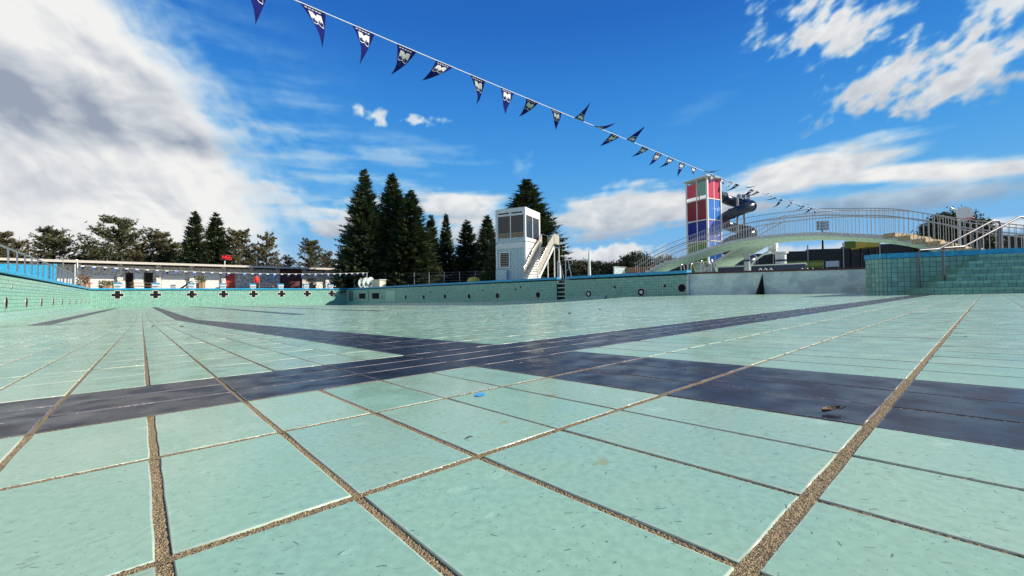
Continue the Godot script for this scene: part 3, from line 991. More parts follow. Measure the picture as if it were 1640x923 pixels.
# ---------------------------------------------------------------- ground and deck
func make_ground() -> void:
	var g := struct("pool_deck")
	var b := MB.new()
	var y := DECK
	var rects := [[-60, LEFT_X - 0.40, -66, 20], [LEFT_X - 0.41, RIGHT_X + 0.41, -66, FAR_Z - 0.40], [RIGHT_X + 0.40, 60, -66, -9.4], [20.9, 60, -9.41, 20], [LEFT_X - 0.41, BACK_X + 0.39, NEAR_Z + 0.40, 20]]
	for r in rects:
		b.quad(Vector3(r[0], y, r[3]), Vector3(r[1], y, r[3]), Vector3(r[1], y, r[2]), Vector3(r[0], y, r[2]))
	b.quad(Vector3(18.32, y, -8.7), Vector3(20.91, y, -2.7), Vector3(20.91, y, -9.4), Vector3(18.3, y, -9.4))
	obj("paving", b, M.deck, g)
	var pp := struct("paddling_pool")
	var pb := MB.new()
	pb.quad(Vector3(21.4, DECK + 0.004, 0.0), Vector3(33.0, DECK + 0.004, 0.0), Vector3(33.0, DECK + 0.004, -16.8), Vector3(21.4, DECK + 0.004, -16.8))
	obj("pale_floor", pb, mat(Color(0.42, 0.60, 0.52), 0.5), pp)
	var t := struct("ground")
	b = MB.new()
	y = DECK - 0.03
	var F := 900.0
	for r in [[-F, -60, -F, F], [60, F, -F, F], [-60, 60, -F, -66], [-60, 60, 20, F]]:
		b.quad(Vector3(r[0], y, r[3]), Vector3(r[1], y, r[3]), Vector3(r[1], y, r[2]), Vector3(r[0], y, r[2]))
	obj("grass_sheet", b, M.ground, t)

# ---------------------------------------------------------------- left side
func make_left_side() -> void:
	var h := thing("railing", "steel post railing on the blue edge of the sunlit pool wall, far left", "railing", Vector3(-3.42, DECK, 0))
	var z := -15.3
	var top := []
	while z > -40.0:
		var b := MB.new()
		b.tube([Vector3(0, 0, z), Vector3(0, 0.9, z)], 0.026, 6)
		obj("post", b, M.steel, h)
		top.append(Vector3(0, 0.9, z))
		z -= 1.36
	var b2 := MB.new()
	b2.tube(top, 0.03, 6)
	obj("top_rail", b2, M.steel, h)
	h = thing("stair_railing", "short steel stair railing beside the flowering planter", "railing", Vector3(-3.45, DECK, -43.0))
	for s in [0.0, 0.7]:
		b2 = MB.new()
		b2.tube([Vector3(-s, 0, 0), Vector3(-s, 1.25, 0), Vector3(-s, 1.3, -0.2), Vector3(-s, 0.75, -2.2), Vector3(-s, 0.0, -2.3)], 0.03, 6)
		obj("rail", b2, M.steel, h)
	b2 = MB.new()
	b2.tube([Vector3(0, 1.25, 0), Vector3(0, 2.0, 0), Vector3(-0.7, 2.0, 0), Vector3(-0.7, 1.25, 0)], 0.03, 6)
	obj("gate_frame", b2, M.steel, h)
	# blue screen
	h = thing("screen_wall", "bright blue screen wall behind the steel post railing", "wall", Vector3(-8.2, DECK, -42.0))
	boxpart("panel", Vector3(0, 0.75, 0), Vector3(7.4, 1.5, 0.1), M.coping, h)
	for k in 5: boxpart("mullion", Vector3(-3.6 + 1.8 * k, 0.77, 0.06), Vector3(0.08, 1.54, 0.06), M.coping, h)
	boxpart("end_post", Vector3(3.78, 0.8, 0.0), Vector3(0.16, 1.6, 0.2), M.coping, h)

func planter(called: String, label: String, at: Vector3, r: float, ht: float, plant: int) -> void:
	var t := thing(called, label, "planter", at, "planters by the changing rooms")
	for k in 14:
		var an := TAU * k / 14
		boxpart("stave", Vector3(cos(an) * r, ht * 0.5, sin(an) * r), Vector3(0.03, ht, TAU * r / 14 * 0.94), M.wood if k % 2 else M.pale_wood, t, Basis(Vector3.UP, -an))
	var b := MB.new()
	b.lathe([Vector2(0.001, ht * 0.9), Vector2(r * 0.98, ht * 0.86)], Vector3.ZERO, 12)
	obj("soil", b, M.bark, t)
	b = MB.new()
	b.colored = true
	var n := 260
	for k in n:
		var an := rng.randf() * TAU
		var rr := r * 1.15 * sqrt(rng.randf())
		var up := rng.randf() * (0.9 if plant else 0.5)
		var p := Vector3(cos(an) * rr, ht * 0.85 + up, sin(an) * rr)
		var pick := rng.randf()
		if plant == 1 and pick < 0.4: b.col = Color(0.42, 0.06, 0.08)
		elif pick < 0.7: b.col = Color(0.14, 0.13, 0.04)
		else: b.col = Color(0.06, 0.10, 0.03)
		var s := rng.randf_range(0.06, 0.14)
		var d := Vector3(rng.randfn(), rng.randf(), rng.randfn()).normalized() * s
		var e := d.cross(Vector3(rng.randfn(), rng.randfn(), rng.randfn())).normalized() * s * 0.5
		b.tri(p - e, p + e, p + d * 2.0)
	obj("foliage", b, M.needles, t)

func picnic_table(label: String, at: Vector3, turn: float) -> void:
	var t := thing("picnic_table", label, "table", at, "wooden tables by the changing rooms")
	t.rotation.y = turn
	for k in 4: boxpart("top_plank", Vector3(0, 0.75, -0.33 + 0.22 * k), Vector3(1.9, 0.04, 0.2), M.wood, t)
	for s in [-1, 1]:
		for k in 2: boxpart("bench_plank", Vector3(0, 0.45, s * (0.68 + 0.16 * k)), Vector3(1.9, 0.04, 0.14), M.wood, t)
	for s in [-0.7, 0.7]:
		boxpart("brace", Vector3(s, 0.41, 0), Vector3(0.05, 0.09, 1.7), M.pale_wood, t)
		for u in [-1, 1]:
			var b := MB.new()
			b.tube([Vector3(s + 0.06, 0, u * 0.6), Vector3(s + 0.06, 0.73, u * 0.25)], 0.045, 4)
			obj("leg", b, M.pale_wood, t)

func make_building() -> void:
	var z := -62.0
	var t := thing("changing_block", "long low white changing room block with flat overhanging roof behind the far end", "building", Vector3(4.0, DECK, z))
	var x0 := -17.0 - 4.0; var x1 := 22.0 - 4.0
	for e in [[x0, -5.37, 0.0], [-5.37, -4.71, 2.05], [-4.71, -3.84, 0.0], [-3.84, -3.05, 2.1], [-3.05, x1, 0.0]]:
		boxpart("wall" if e[2] == 0.0 else "lintel", Vector3((e[0] + e[1]) * 0.5, (2.7 + e[2]) * 0.5, -0.1), Vector3(e[1] - e[0] - 0.002, 2.7 - e[2], 0.2), M.paint_white, t)
	boxpart("back_wall", Vector3((x0 + x1) * 0.5, 1.35, -5.9), Vector3(x1 - x0, 2.7, 0.2), M.paint_white, t)
	for e in [x0 + 0.1, -6.2, -2.2, x1 - 0.1]: boxpart("cross_wall", Vector3(e, 1.35, -3.0), Vector3(0.2, 2.7, 5.59), M.paint_white, t)
	boxpart("ceiling", Vector3((x0 + x1) * 0.5, 2.75, -3.0), Vector3(x1 - x0, 0.09, 6.0), M.paint_white, t)
	for e in [-5.37, -3.84]: boxpart("open_door", Vector3(e + 0.03, 1.02, -0.62), Vector3(0.05, 2.04, 0.8), M.dull_steel, t)
	var rf := boxpart("roof", Vector3((x0 + x1) * 0.5 + 0.2, 3.02, -2.6), Vector3(x1 - x0 + 1.0, 0.12, 8.6), M.roof, t)
	boxpart("fascia", Vector3((x0 + x1) * 0.5 + 0.2, 3.0, 1.74), Vector3(x1 - x0 + 1.06, 0.24, 0.06), M.roof_edge, rf)
	boxpart("clerestory", Vector3((x0 + x1) * 0.5, 2.86, -3.0), Vector3(x1 - x0 - 0.2, 0.12, 5.8), M.glass_dark, t)
	for px in [-8.0, -4.9, -1.74, 1.44, 4.4, 7.5, 10.4, 13.42, 16.6, 19.66]:
		boxpart("pillar", Vector3(px - 4.0, 1.47, 0.16), Vector3(0.44, 2.94, 0.3), M.paint_white, t)
	# board cladding: separate white boards in each bay
	for bay in [[-7.7, -5.1, 1.9], [-4.45, -2.25, 1.75], [1.7, 3.75, 1.8], [4.65, 7.2, 2.05]]:
		for k in 9:
			var hgt: float = bay[2] / 9.0
			boxpart("board", Vector3((bay[0] + bay[1]) * 0.5 - 4.0, hgt * (k + 0.5), 0.045), Vector3(bay[1] - bay[0], hgt - 0.015, 0.06), M.white, t)
	boxpart("notice", Vector3(-0.28 - 4.0, 1.6, 0.07), Vector3(0.6, 0.7, 0.03), M.white, t)
	boxpart("entrance_pier", Vector3(-0.28 - 4.0, 1.0, 0.0), Vector3(0.7, 2.0, 0.1), M.white, t)
	var rd := boxpart("red_door", Vector3(8.15 - 4.0, 1.07, 0.03), Vector3(1.09, 2.14, 0.06), M.red, t)
	boxpart("handle", Vector3(7.75 - 4.0, 1.05, 0.08), Vector3(0.05, 0.16, 0.05), M.steel, rd)
	for k in 5: boxpart("brown_gate_board", Vector3(13.92 + 0.55 * k - 4.0, 1.42, 0.03), Vector3(0.54, 2.84, 0.06), M.maroon, t)
	var nb := boxpart("notice_board", Vector3(12.6 - 4.0, 1.95, 0.05), Vector3(1.05, 0.75, 0.06), M.pale_sign, t)
	boxpart("board_frame", Vector3(12.6 - 4.0, 2.34, 0.06), Vector3(1.15, 0.05, 0.09), M.dull_steel, nb)
	# red digital clock on the roof
	var c := thing("digital_clock", "red digital clock reading 1455 on a short post on the roof", "clock", Vector3(7.5, 4.13, -60.7))
	boxpart("post", Vector3(0, 0.3, 0), Vector3(0.09, 0.6, 0.09), M.white, c)
	var cs := boxpart("case", Vector3(0.1, 0.95, 0), Vector3(1.25, 0.72, 0.16), M.dark, c)
	var seg := {"1": [1, 2], "4": [1, 2, 5, 6], "5": [0, 2, 3, 5, 6]}
	var n := 0
	for ch in "1455":
		var b := MB.new()
		var ox := -0.34 + 0.29 * n
		for s in seg[ch]:
			match s:
				0: b.box(Vector3(ox, 1.17, 0.09), Vector3(0.18, 0.05, 0.02))
				1: b.box(Vector3(ox + 0.09, 1.06, 0.091), Vector3(0.05, 0.17, 0.02))
				2: b.box(Vector3(ox + 0.09, 0.84, 0.091), Vector3(0.05, 0.17, 0.02))
				3: b.box(Vector3(ox, 0.73, 0.09), Vector3(0.18, 0.05, 0.02))
				5: b.box(Vector3(ox - 0.09, 1.06, 0.091), Vector3(0.05, 0.17, 0.02))
				6: b.box(Vector3(ox, 0.95, 0.09), Vector3(0.18, 0.05, 0.02))
		obj("digit", b, M.led, cs)
		n += 1
	var l := thing("roof_lamp", "small lamp on a thin post on the flat roof right of the clock", "lamp", Vector3(10.87, 4.13, -61.0))
	boxpart("post", Vector3(0, 0.5, 0), Vector3(0.06, 1.0, 0.06), M.steel, l)
	boxpart("head", Vector3(0, 1.06, 0.05), Vector3(0.22, 0.12, 0.25), M.dull_steel, l)
	planter("flower_planter", "wooden tub with red flowers at the left end of the far deck", Vector3(-4.1, DECK, -56.0), 0.45, 0.6, 1)
	planter("shrub_planter", "low wooden tub with brown shrub left of the entrance", Vector3(-2.55, DECK, -56.0), 0.5, 0.45, 0)
	planter("shrub_planter", "tall wooden tub with dark leafy plant before the white boards", Vector3(4.75, DECK, -56.0), 0.38, 0.8, 2)
	planter("shrub_planter", "wooden tub with yellowish plant right of the brown gate", Vector3(16.0, DECK, -56.0), 0.4, 0.6, 2)
	picnic_table("wooden picnic table in front of the two dark doorways", Vector3(0.0, DECK, -56.5), 0.1)
	picnic_table("wooden picnic table beside the person in red", Vector3(11.0, DECK, -56.8), -0.1)
	t = thing("folded_parasol", "dark folded parasol leaning beside the tall plant tub", "parasol", Vector3(3.5, DECK, -56.3))
	var b := MB.new()
	b.tube([Vector3(-0.6, 0.02, 0), Vector3(0.5, 1.0, 0)], 0.12, 8, 0.03)
	obj("canopy", b, M.dark, t)
	b = MB.new()
	b.tube([Vector3(0.5, 1.0, 0), Vector3(0.62, 1.1, 0)], 0.02, 6)
	obj("pole", b, M.steel, t)
	for k in 3:
		var x: float = [2.4, 6.3, 8.4][k]
		t = thing("litter_bin" if k == 0 else "sand_bag", ["grey box on the deck left of the leaning parasol", "dark heap beside the tall plant tub", "low dark heap in front of the red door"][k], ["bin", "heap", "heap"][k], Vector3(x, DECK, -55.0))
		if k == 0:
			b = MB.new()
			b.bevel(Vector3(0, 0.25, 0), Vector3(0.4, 0.5, 0.4), 0.03)
			obj("body", b, M.dull_steel, t)
			boxpart("lid", Vector3(0, 0.53, 0), Vector3(0.44, 0.05, 0.44), M.dark, t)
		else:
			b = MB.new()
			b.lathe([Vector2(0.5, 0.0), Vector2(0.46, 0.16), Vector2(0.28, 0.3), Vector2(0.001, 0.34)], Vector3.ZERO, 10)
			obj("cover", b, M.navy, t)
	# starting blocks
	var xs := [-1.56, 0.935, 3.53, 6.01, 8.55, 11.12, 13.64, 16.23]
	var say := ["first from the left", "second from the left", "third from the left", "fourth from the left", "fourth from the right", "third from the right", "second from the right", "nearest the tree shadow, last on the right"]
	for k in 8:
		var s := thing("starting_block", "white starting block with blue top, " + say[k], "starting block", Vector3(xs[k], 1.05, -49.98), "starting blocks at the far end")
		b = MB.new()
		var q := [Vector3(-0.2, 0, 0.2), Vector3(0.2, 0, 0.2), Vector3(0.2, 0, -0.25), Vector3(-0.2, 0, -0.25)]
		var u := [Vector3(-0.26, 0.45, 0.25), Vector3(0.26, 0.45, 0.25), Vector3(0.26, 0.53, -0.3), Vector3(-0.26, 0.53, -0.3)]
		for i in 4: b.quad(q[i], q[(i + 1) % 4], u[(i + 1) % 4], u[i])
		b.quad(u[0], u[1], u[2], u[3])
		obj("pedestal", b, M.white, s)
		boxpart("platform", Vector3(0, 0.54, -0.02), Vector3(0.56, 0.05, 0.6), M.coping, s, Basis(Vector3.RIGHT, 0.145))
		boxpart("plate", Vector3(0, 0.24, 0.235), Vector3(0.3, 0.12, 0.01), M.dull_steel, s)
		b = MB.new()
		b.tube([Vector3(-0.22, 0.3, 0.26), Vector3(0.22, 0.3, 0.26)], 0.018, 6)
		obj("grip", b, M.steel, s)

# ---------------------------------------------------------------- person (tapered bones joined by a smooth minimum, meshed as surface nets)
func nets(bones: Array, lo: Vector3, hi: Vector3, cell: float, smooth: float, mb: MB, paint: Callable) -> void:
	var nx := int((hi.x - lo.x) / cell) + 2; var ny := int((hi.y - lo.y) / cell) + 2; var nz := int((hi.z - lo.z) / cell) + 2
	var f := PackedFloat32Array()
	f.resize(nx * ny * nz)
	f.fill(1.0)
	for b in bones:   # smooth minimum, near each bone only
		var a: Vector3 = b[0]; var e: Vector3 = b[1]
		var ra: float = b[2]; var rb: float = b[3]
		var m := maxf(ra, rb) + smooth + cell * 2.0
		var i0 := (a.min(e) - Vector3.ONE * m - lo) / cell; var i1 := (a.max(e) + Vector3.ONE * m - lo) / cell
		var l2 := maxf((e - a).length_squared(), 1e-9)
		for x in range(maxi(0, int(i0.x)), mini(nx, int(i1.x) + 1)):
			for y in range(maxi(0, int(i0.y)), mini(ny, int(i1.y) + 1)):
				for z in range(maxi(0, int(i0.z)), mini(nz, int(i1.z) + 1)):
					var p := lo + Vector3(x, y, z) * cell
					var t := clampf((p - a).dot(e - a) / l2, 0.0, 1.0)
					var d := (p - a.lerp(e, t)).length() - lerpf(ra, rb, t)
					var k := (x * ny + y) * nz + z
					var o := f[k]
					var h := maxf(smooth - absf(o - d), 0.0) / smooth
					f[k] = minf(o, d) - h * h * smooth * 0.25
	var idx := {}
	for x in nx - 1:
		for y in ny - 1:
			for z in nz - 1:
				var k := (x * ny + y) * nz + z
				var s := 0
				var q := [k, k + ny * nz, k + nz, k + ny * nz + nz, k + 1, k + ny * nz + 1, k + nz + 1, k + ny * nz + nz + 1]
				for c in 8:
					if f[q[c]] < 0: s += 1
				if s == 0 or s == 8: continue
				var sum := Vector3.ZERO
				var n := 0
				for e in [[0, 1], [2, 3], [4, 5], [6, 7], [0, 2], [1, 3], [4, 6], [5, 7], [0, 4], [1, 5], [2, 6], [3, 7]]:
					var va := f[q[e[0]]]; var vb := f[q[e[1]]]
					if (va < 0) != (vb < 0):
						var ca := Vector3(e[0] & 1, (e[0] >> 1) & 1, (e[0] >> 2) & 1); var cb := Vector3(e[1] & 1, (e[1] >> 1) & 1, (e[1] >> 2) & 1)
						sum += ca.lerp(cb, va / (va - vb)); n += 1
				var g := Vector3(f[q[1]] - f[q[0]], f[q[2]] - f[q[0]], f[q[4]] - f[q[0]]).normalized()
				idx[k] = [lo + (Vector3(x, y, z) + sum / n) * cell, g]
	var st := [ny * nz, nz, 1]
	for k in idx:
		for ax in 3:
			var o1: int = st[(ax + 1) % 3]; var o2: int = st[(ax + 2) % 3]
			if f[k] < 0 == (f[k + st[ax]] < 0): continue
			if not (idx.has(k - o1) and idx.has(k - o2) and idx.has(k - o1 - o2)): continue
			var A = idx[k]; var B = idx[k - o1]; var C = idx[k - o1 - o2]; var D = idx[k - o2]
			mb.col = paint.call(A[0])
			if f[k] < 0: mb.quadn(A[0], B[0], C[0], D[0], A[1], B[1], C[1], D[1])
			else: mb.quadn(D[0], C[0], B[0], A[0], D[1], C[1], B[1], A[1])

func make_person() -> void:
	var t := thing("person", "person in a red jacket and dark trousers standing behind the far end", "person", Vector3(9.98, DECK, -56.0))
	var mb := MB.new()
	mb.colored = true
	var bones := []
	for s in [-1.0, 1.0]:
		bones.append([Vector3(0.09 * s, 0.92, 0), Vector3(0.11 * s, 0.5, 0.02), 0.095, 0.062])
		bones.append([Vector3(0.11 * s, 0.5, 0.02), Vector3(0.12 * s, 0.1, -0.02), 0.06, 0.045])
		bones.append([Vector3(0.12 * s, 0.06, -0.05), Vector3(0.14 * s, 0.045, 0.15), 0.05, 0.038])
		bones.append([Vector3(0.19 * s, 1.47, 0), Vector3(0.26 * s, 1.18, -0.02), 0.068, 0.056])
		bones.append([Vector3(0.26 * s, 1.18, -0.02), Vector3(0.25 * s, 0.93, 0.06), 0.054, 0.042])
	bones.append([Vector3(0, 0.95, 0), Vector3(0, 1.2, 0.01), 0.15, 0.15])
	bones.append([Vector3(-0.07, 1.22, 0), Vector3(-0.08, 1.42, 0), 0.14, 0.12])
	bones.append([Vector3(0.07, 1.22, 0), Vector3(0.08, 1.42, 0), 0.14, 0.12])
	bones.append([Vector3(0, 1.5, 0), Vector3(0, 1.62, 0.01), 0.062, 0.055])
	var paint := func(p: Vector3) -> Color:
		if p.y > 1.56: return Color(0.45, 0.27, 0.19)
		if p.y > 0.9: return Color(0.55, 0.03, 0.02)
		if p.y > 0.1: return Color(0.02, 0.022, 0.03)
		return Color(0.03, 0.025, 0.02)
	nets(bones, Vector3(-0.45, -0.02, -0.3), Vector3(0.45, 1.7, 0.3), 0.024, 0.05, mb, paint)
	var skin := func(_p: Vector3) -> Color: return Color(0.45, 0.27, 0.19)
	var head := [[Vector3(0, 1.68, 0), Vector3(0, 1.76, -0.01), 0.078, 0.088], [Vector3(0, 1.635, 0.035), Vector3(0, 1.66, 0.03), 0.045, 0.055], [Vector3(0, 1.70, 0.085), Vector3(0, 1.68, 0.10), 0.012, 0.016], [Vector3(-0.086, 1.71, 0), Vector3(-0.088, 1.69, 0), 0.016, 0.013], [Vector3(0.086, 1.71, 0), Vector3(0.088, 1.69, 0), 0.016, 0.013], [Vector3(-0.02, 1.65, 0.076), Vector3(0.02, 1.65, 0.076), 0.010, 0.010]]
	nets(head, Vector3(-0.12, 1.56, -0.12), Vector3(0.12, 1.87, 0.14), 0.011, 0.02, mb, skin)
	for s in [-1.0, 1.0]:
		var w := Vector3(0.25 * s, 0.93, 0.06)
		var hand := [[w, w + Vector3(0, -0.08, 0.02), 0.03, 0.036]]
		for k in 4:
			var o := w + Vector3(0.002 * s, -0.085, 0.05 - 0.021 * k)
			var ln: float = [0.036, 0.042, 0.04, 0.03][k]
			hand.append([o, o + Vector3(0, -ln, 0.004), 0.0095, 0.009])
			hand.append([o + Vector3(0, -ln, 0.004), o + Vector3(-0.012 * s, -ln * 1.8, 0.004), 0.009, 0.008])
		hand.append([w + Vector3(-0.01 * s, -0.03, 0.045), w + Vector3(-0.02 * s, -0.09, 0.075), 0.011, 0.009])
		nets(hand, w + Vector3(-0.08, -0.19, -0.08), w + Vector3(0.08, 0.05, 0.12), 0.006, 0.008, mb, skin)
	obj("body", mb, M.person, t)
	var hair := MB.new()
	hair.lathe([Vector2(0.102, -0.02), Vector2(0.103, 0.04), Vector2(0.08, 0.095), Vector2(0.001, 0.115)], Vector3(0, 1.745, -0.02), 14)
	obj("hair", hair, M.dark, t)
	for s in [-1.0, 1.0]:
		var e := MB.new()
		e.lathe([Vector2(0.001, 0.0), Vector2(0.011, 0.004), Vector2(0.001, 0.01)], Vector3(0.032 * s, 1.715, 0.078), 8, Basis(Vector3.RIGHT, PI / 2))
		obj("eye", e, M.dark, t)

# ---------------------------------------------------------------- bunting
func flag_surface(p0: Vector3, p1: Vector3, tip: Vector3, bulge: Vector3, u: float, v: float) -> Vector3:
	var a := p0.lerp(p1, u)
	var w := 1.0 - v
	var c := (p0 + p1) * 0.5
	var mid := c.lerp(tip, 0.5) + bulge
	var spine := c * (w * w) + mid * (2.0 * w * v) + tip * (v * v)
	spine += Vector3(0, 0, sin(v * 6.5 + bulge.x * 150.0) * 0.02 * v)
	return spine + ((a - c) * w).rotated(Vector3.UP, v * bulge.x * 32.0)

func strip_on(b: MB, pts: Array, wid: float, P: Array, off: float) -> void:
	for i in pts.size() - 1:
		var p: Vector2 = pts[i]; var q: Vector2 = pts[i + 1]
		var s := Vector2(-(q - p).y, (q - p).x).normalized() * wid
		poly_on(b, PackedVector2Array([p - s, q - s, q + s, p + s]), P, off)

func poly_on(b: MB, poly: PackedVector2Array, P: Array, off: float) -> void:
	var idx := Geometry2D.triangulate_polygon(poly)
	for k in range(0, idx.size(), 3):
		var q := []
		for e in 3:
			var s: Vector2 = poly[idx[k + e]]
			# s: x -1..1 across the top width, y 0..1 down the flag; undo the taper
			var v := s.y
			var u := 0.5 + 0.5 * s.x / maxf(1.0 - v, 0.05)
			var c := flag_surface(P[0], P[1], P[2], P[3], u, v)
			var du := flag_surface(P[0], P[1], P[2], P[3], u + 0.02, v) - c
			var dv := flag_surface(P[0], P[1], P[2], P[3], u, v + 0.02) - c
			q.append(c + du.cross(dv).normalized() * off)
		b.tri(q[0], q[1], q[2])

func make_flag(parent: Node3D, p0: Vector3, p1: Vector3, tip: Vector3, bulge: Vector3, full: bool) -> void:
	var b := MB.new()
	var n := 8
	for i in n:
		var v0 := float(i) / n; var v1 := float(i + 1) / n
		for j in 3:
			var A := flag_surface(p0, p1, tip, bulge, j / 3.0, v0); var B := flag_surface(p0, p1, tip, bulge, (j + 1) / 3.0, v0)
			var C := flag_surface(p0, p1, tip, bulge, (j + 1) / 3.0, v1); var D := flag_surface(p0, p1, tip, bulge, j / 3.0, v1)
			if i == n - 1: b.tri(A, B, C)
			else: b.quad(A, B, C, D)
	var f := obj("pennant", b, M.flag, parent)
	var P := [p0, p1, tip, bulge]
	var e := MB.new()
	for off in [0.0025, -0.0025]:
		# white block letter M, a row at a time so that it follows the cloth
		var mp := PackedVector2Array([Vector2(-0.52, 0.12), Vector2(-0.18, 0.12), Vector2(0.0, 0.19), Vector2(0.18, 0.12), Vector2(0.52, 0.12), Vector2(0.52, 0.30), Vector2(0.27, 0.30), Vector2(0.27, 0.25), Vector2(0.0, 0.33), Vector2(-0.27, 0.25), Vector2(-0.27, 0.30), Vector2(-0.52, 0.30)])
		poly_on(e, mp, P, off)
		if full:
			strip_on(e, [Vector2(-0.50, 0.30), Vector2(-0.47, 0.43), Vector2(-0.22, 0.43), Vector2(0.0, 0.38), Vector2(0.22, 0.43), Vector2(0.47, 0.43), Vector2(0.50, 0.30)], 0.011, P, off)
			strip_on(e, [Vector2(-0.22, 0.36), Vector2(-0.20, 0.29), Vector2(0.0, 0.35), Vector2(0.20, 0.29), Vector2(0.22, 0.36)], 0.008, P, off)
			for k in 5: strip_on(e, [Vector2(-0.72 + 0.27 * k, 0.055), Vector2(-0.53 + 0.27 * k, 0.055)], 0.012, P, off)
	obj("emblem", e, M.emblem, f)

func line_y(x: float) -> float:
	return 3.075 + 0.0021 * pow(maxf(x - 8.5, 0.0), 2.1) + 0.0016 * pow(maxf(5.0 - x, 0.0), 2.0) + 0.01

func make_bunting() -> void:
	var z := -4.5
	var t := thing("bunting", "near line of navy pennants with white letter M strung across the sky", "bunting", Vector3.ZERO)
	var pts := []
	var x := LEFT_X - 0.6
	var x_end := 21.6
	while x < x_end:
		pts.append(Vector3(x, line_y(x), z)); x += 0.4
	pts.append(Vector3(23.35, line_y(x_end) + 0.12, z + 0.2))
	var b := MB.new()
	b.tube(pts, 0.0055, 6)
	obj("cord", b, M.rope, t)
	# tip offsets (along the line, vertical) as the wind holds each pennant; the rest of the length blows away from the viewer or towards him
	var tips := [[0.02, -0.37, 1], [0.10, -0.36, 1], [-0.03, -0.385, 1], [-0.08, -0.24, 1], [-0.24, -0.23, 1], [0.14, -0.24, 1], [-0.06, -0.375, -1], [0.0, -0.14, 1], [0.20, -0.20, 1], [-0.05, 0.21, -1], [0.05, -0.02, -1], [-0.12, -0.16, 1], [0.03, 0.21, -1], [-0.05, -0.12, 1], [-0.22, -0.27, 1], [-0.25, -0.22, 1], [-0.14, -0.33, 1], [-0.22, -0.25, -1], [0.0, -0.05, -1]]
	var k := 0
	while k < 39:
		x = 0.135 + 0.523 * k + (rng.randf_range(-0.04, 0.04) if k > 7 else 0.0)
		var e: Array
		if k > 0 and k <= tips.size(): e = tips[k - 1]
		else: e = [rng.randf_range(-0.3, 0.0), rng.randf_range(-0.32, 0.02), -1 if rng.randf() < 0.4 else 1]
		var p0 := Vector3(x, line_y(x) - 0.006, z); var p1 := Vector3(x + 0.25, line_y(x + 0.25) - 0.006, z)
		var c := (p0 + p1) * 0.5
		var L := 0.36
		var rest := sqrt(maxf(L * L - e[0] * e[0] - e[1] * e[1], 0.0004))
		var tip := c + Vector3(e[0], e[1], -rest * e[2])
		var bulge := Vector3(rng.randf_range(-0.03, 0.03), -0.05 if e[1] > -0.3 else 0.0, 0.05 * e[2] if rest > 0.1 else rng.randf_range(-0.05, 0.05))
		make_flag(t, p0, p1, tip, bulge, x < 12.0)
		k += 1
	var post := thing("bunting_post", "white post holding the left end of the near pennant line, outside the picture", "post", Vector3(LEFT_X - 0.62, DECK, z))
	b = MB.new()
	b.tube([Vector3.ZERO, Vector3(0, 2.35, 0)], 0.04, 10)
	obj("pole", b, M.white, post)
	b = MB.new()
	b.lathe([Vector2(0.14, 0), Vector2(0.14, 0.02), Vector2(0.05, 0.05)], Vector3.ZERO, 12)
	obj("foot", b, M.steel, post)
	# far line
	t = thing("far_bunting", "far line of small blue and white pennants above the starting blocks", "bunting")
	pts = []
	z = -44.5
	for i in 30:
		var u := i / 29.0
		pts.append(Vector3(lerpf(-3.7, 18.3, u), 2.75 - 1.3 * u * (1 - u), z))
	b = MB.new()
	b.tube(pts, 0.012, 4)
	obj("cord", b, M.rope, t)
	for i in 36:
		var u := (i + 0.5) / 36.0
		var xx := lerpf(-3.6, 18.2, u)
		var yy := 2.74 - 1.3 * u * (1 - u)
		b = MB.new()
		var dz := rng.randf_range(-0.2, 0.2)
		var dx := rng.randf_range(-0.12, 0.05)
		b.tri(Vector3(xx - 0.12, yy, z), Vector3(xx + dx, yy - 0.38 + absf(dz) * 0.6, z + dz), Vector3(xx + 0.12, yy, z))
		var f := obj("pennant", b, M.flag_blue if i % 2 else M.flag, t)
		b = MB.new()
		b.box(Vector3(xx, yy - 0.045, z + 0.012), Vector3(0.2, 0.08, 0.006))
		obj("hem", b, M.white, f)
	for s in [[-3.7, "left"], [18.3, "right"]]:
		var q := thing("bunting_post", "slim white post holding the %s end of the far pennant line" % s[1], "post", Vector3(s[0], DECK, z))
		b = MB.new()
		b.tube([Vector3.ZERO, Vector3(0, 1.75, 0)], 0.03, 8)
		obj("pole", b, M.white, q)
		boxpart("foot", Vector3(0, 0.01, 0), Vector3(0.2, 0.02, 0.2), M.steel, q)

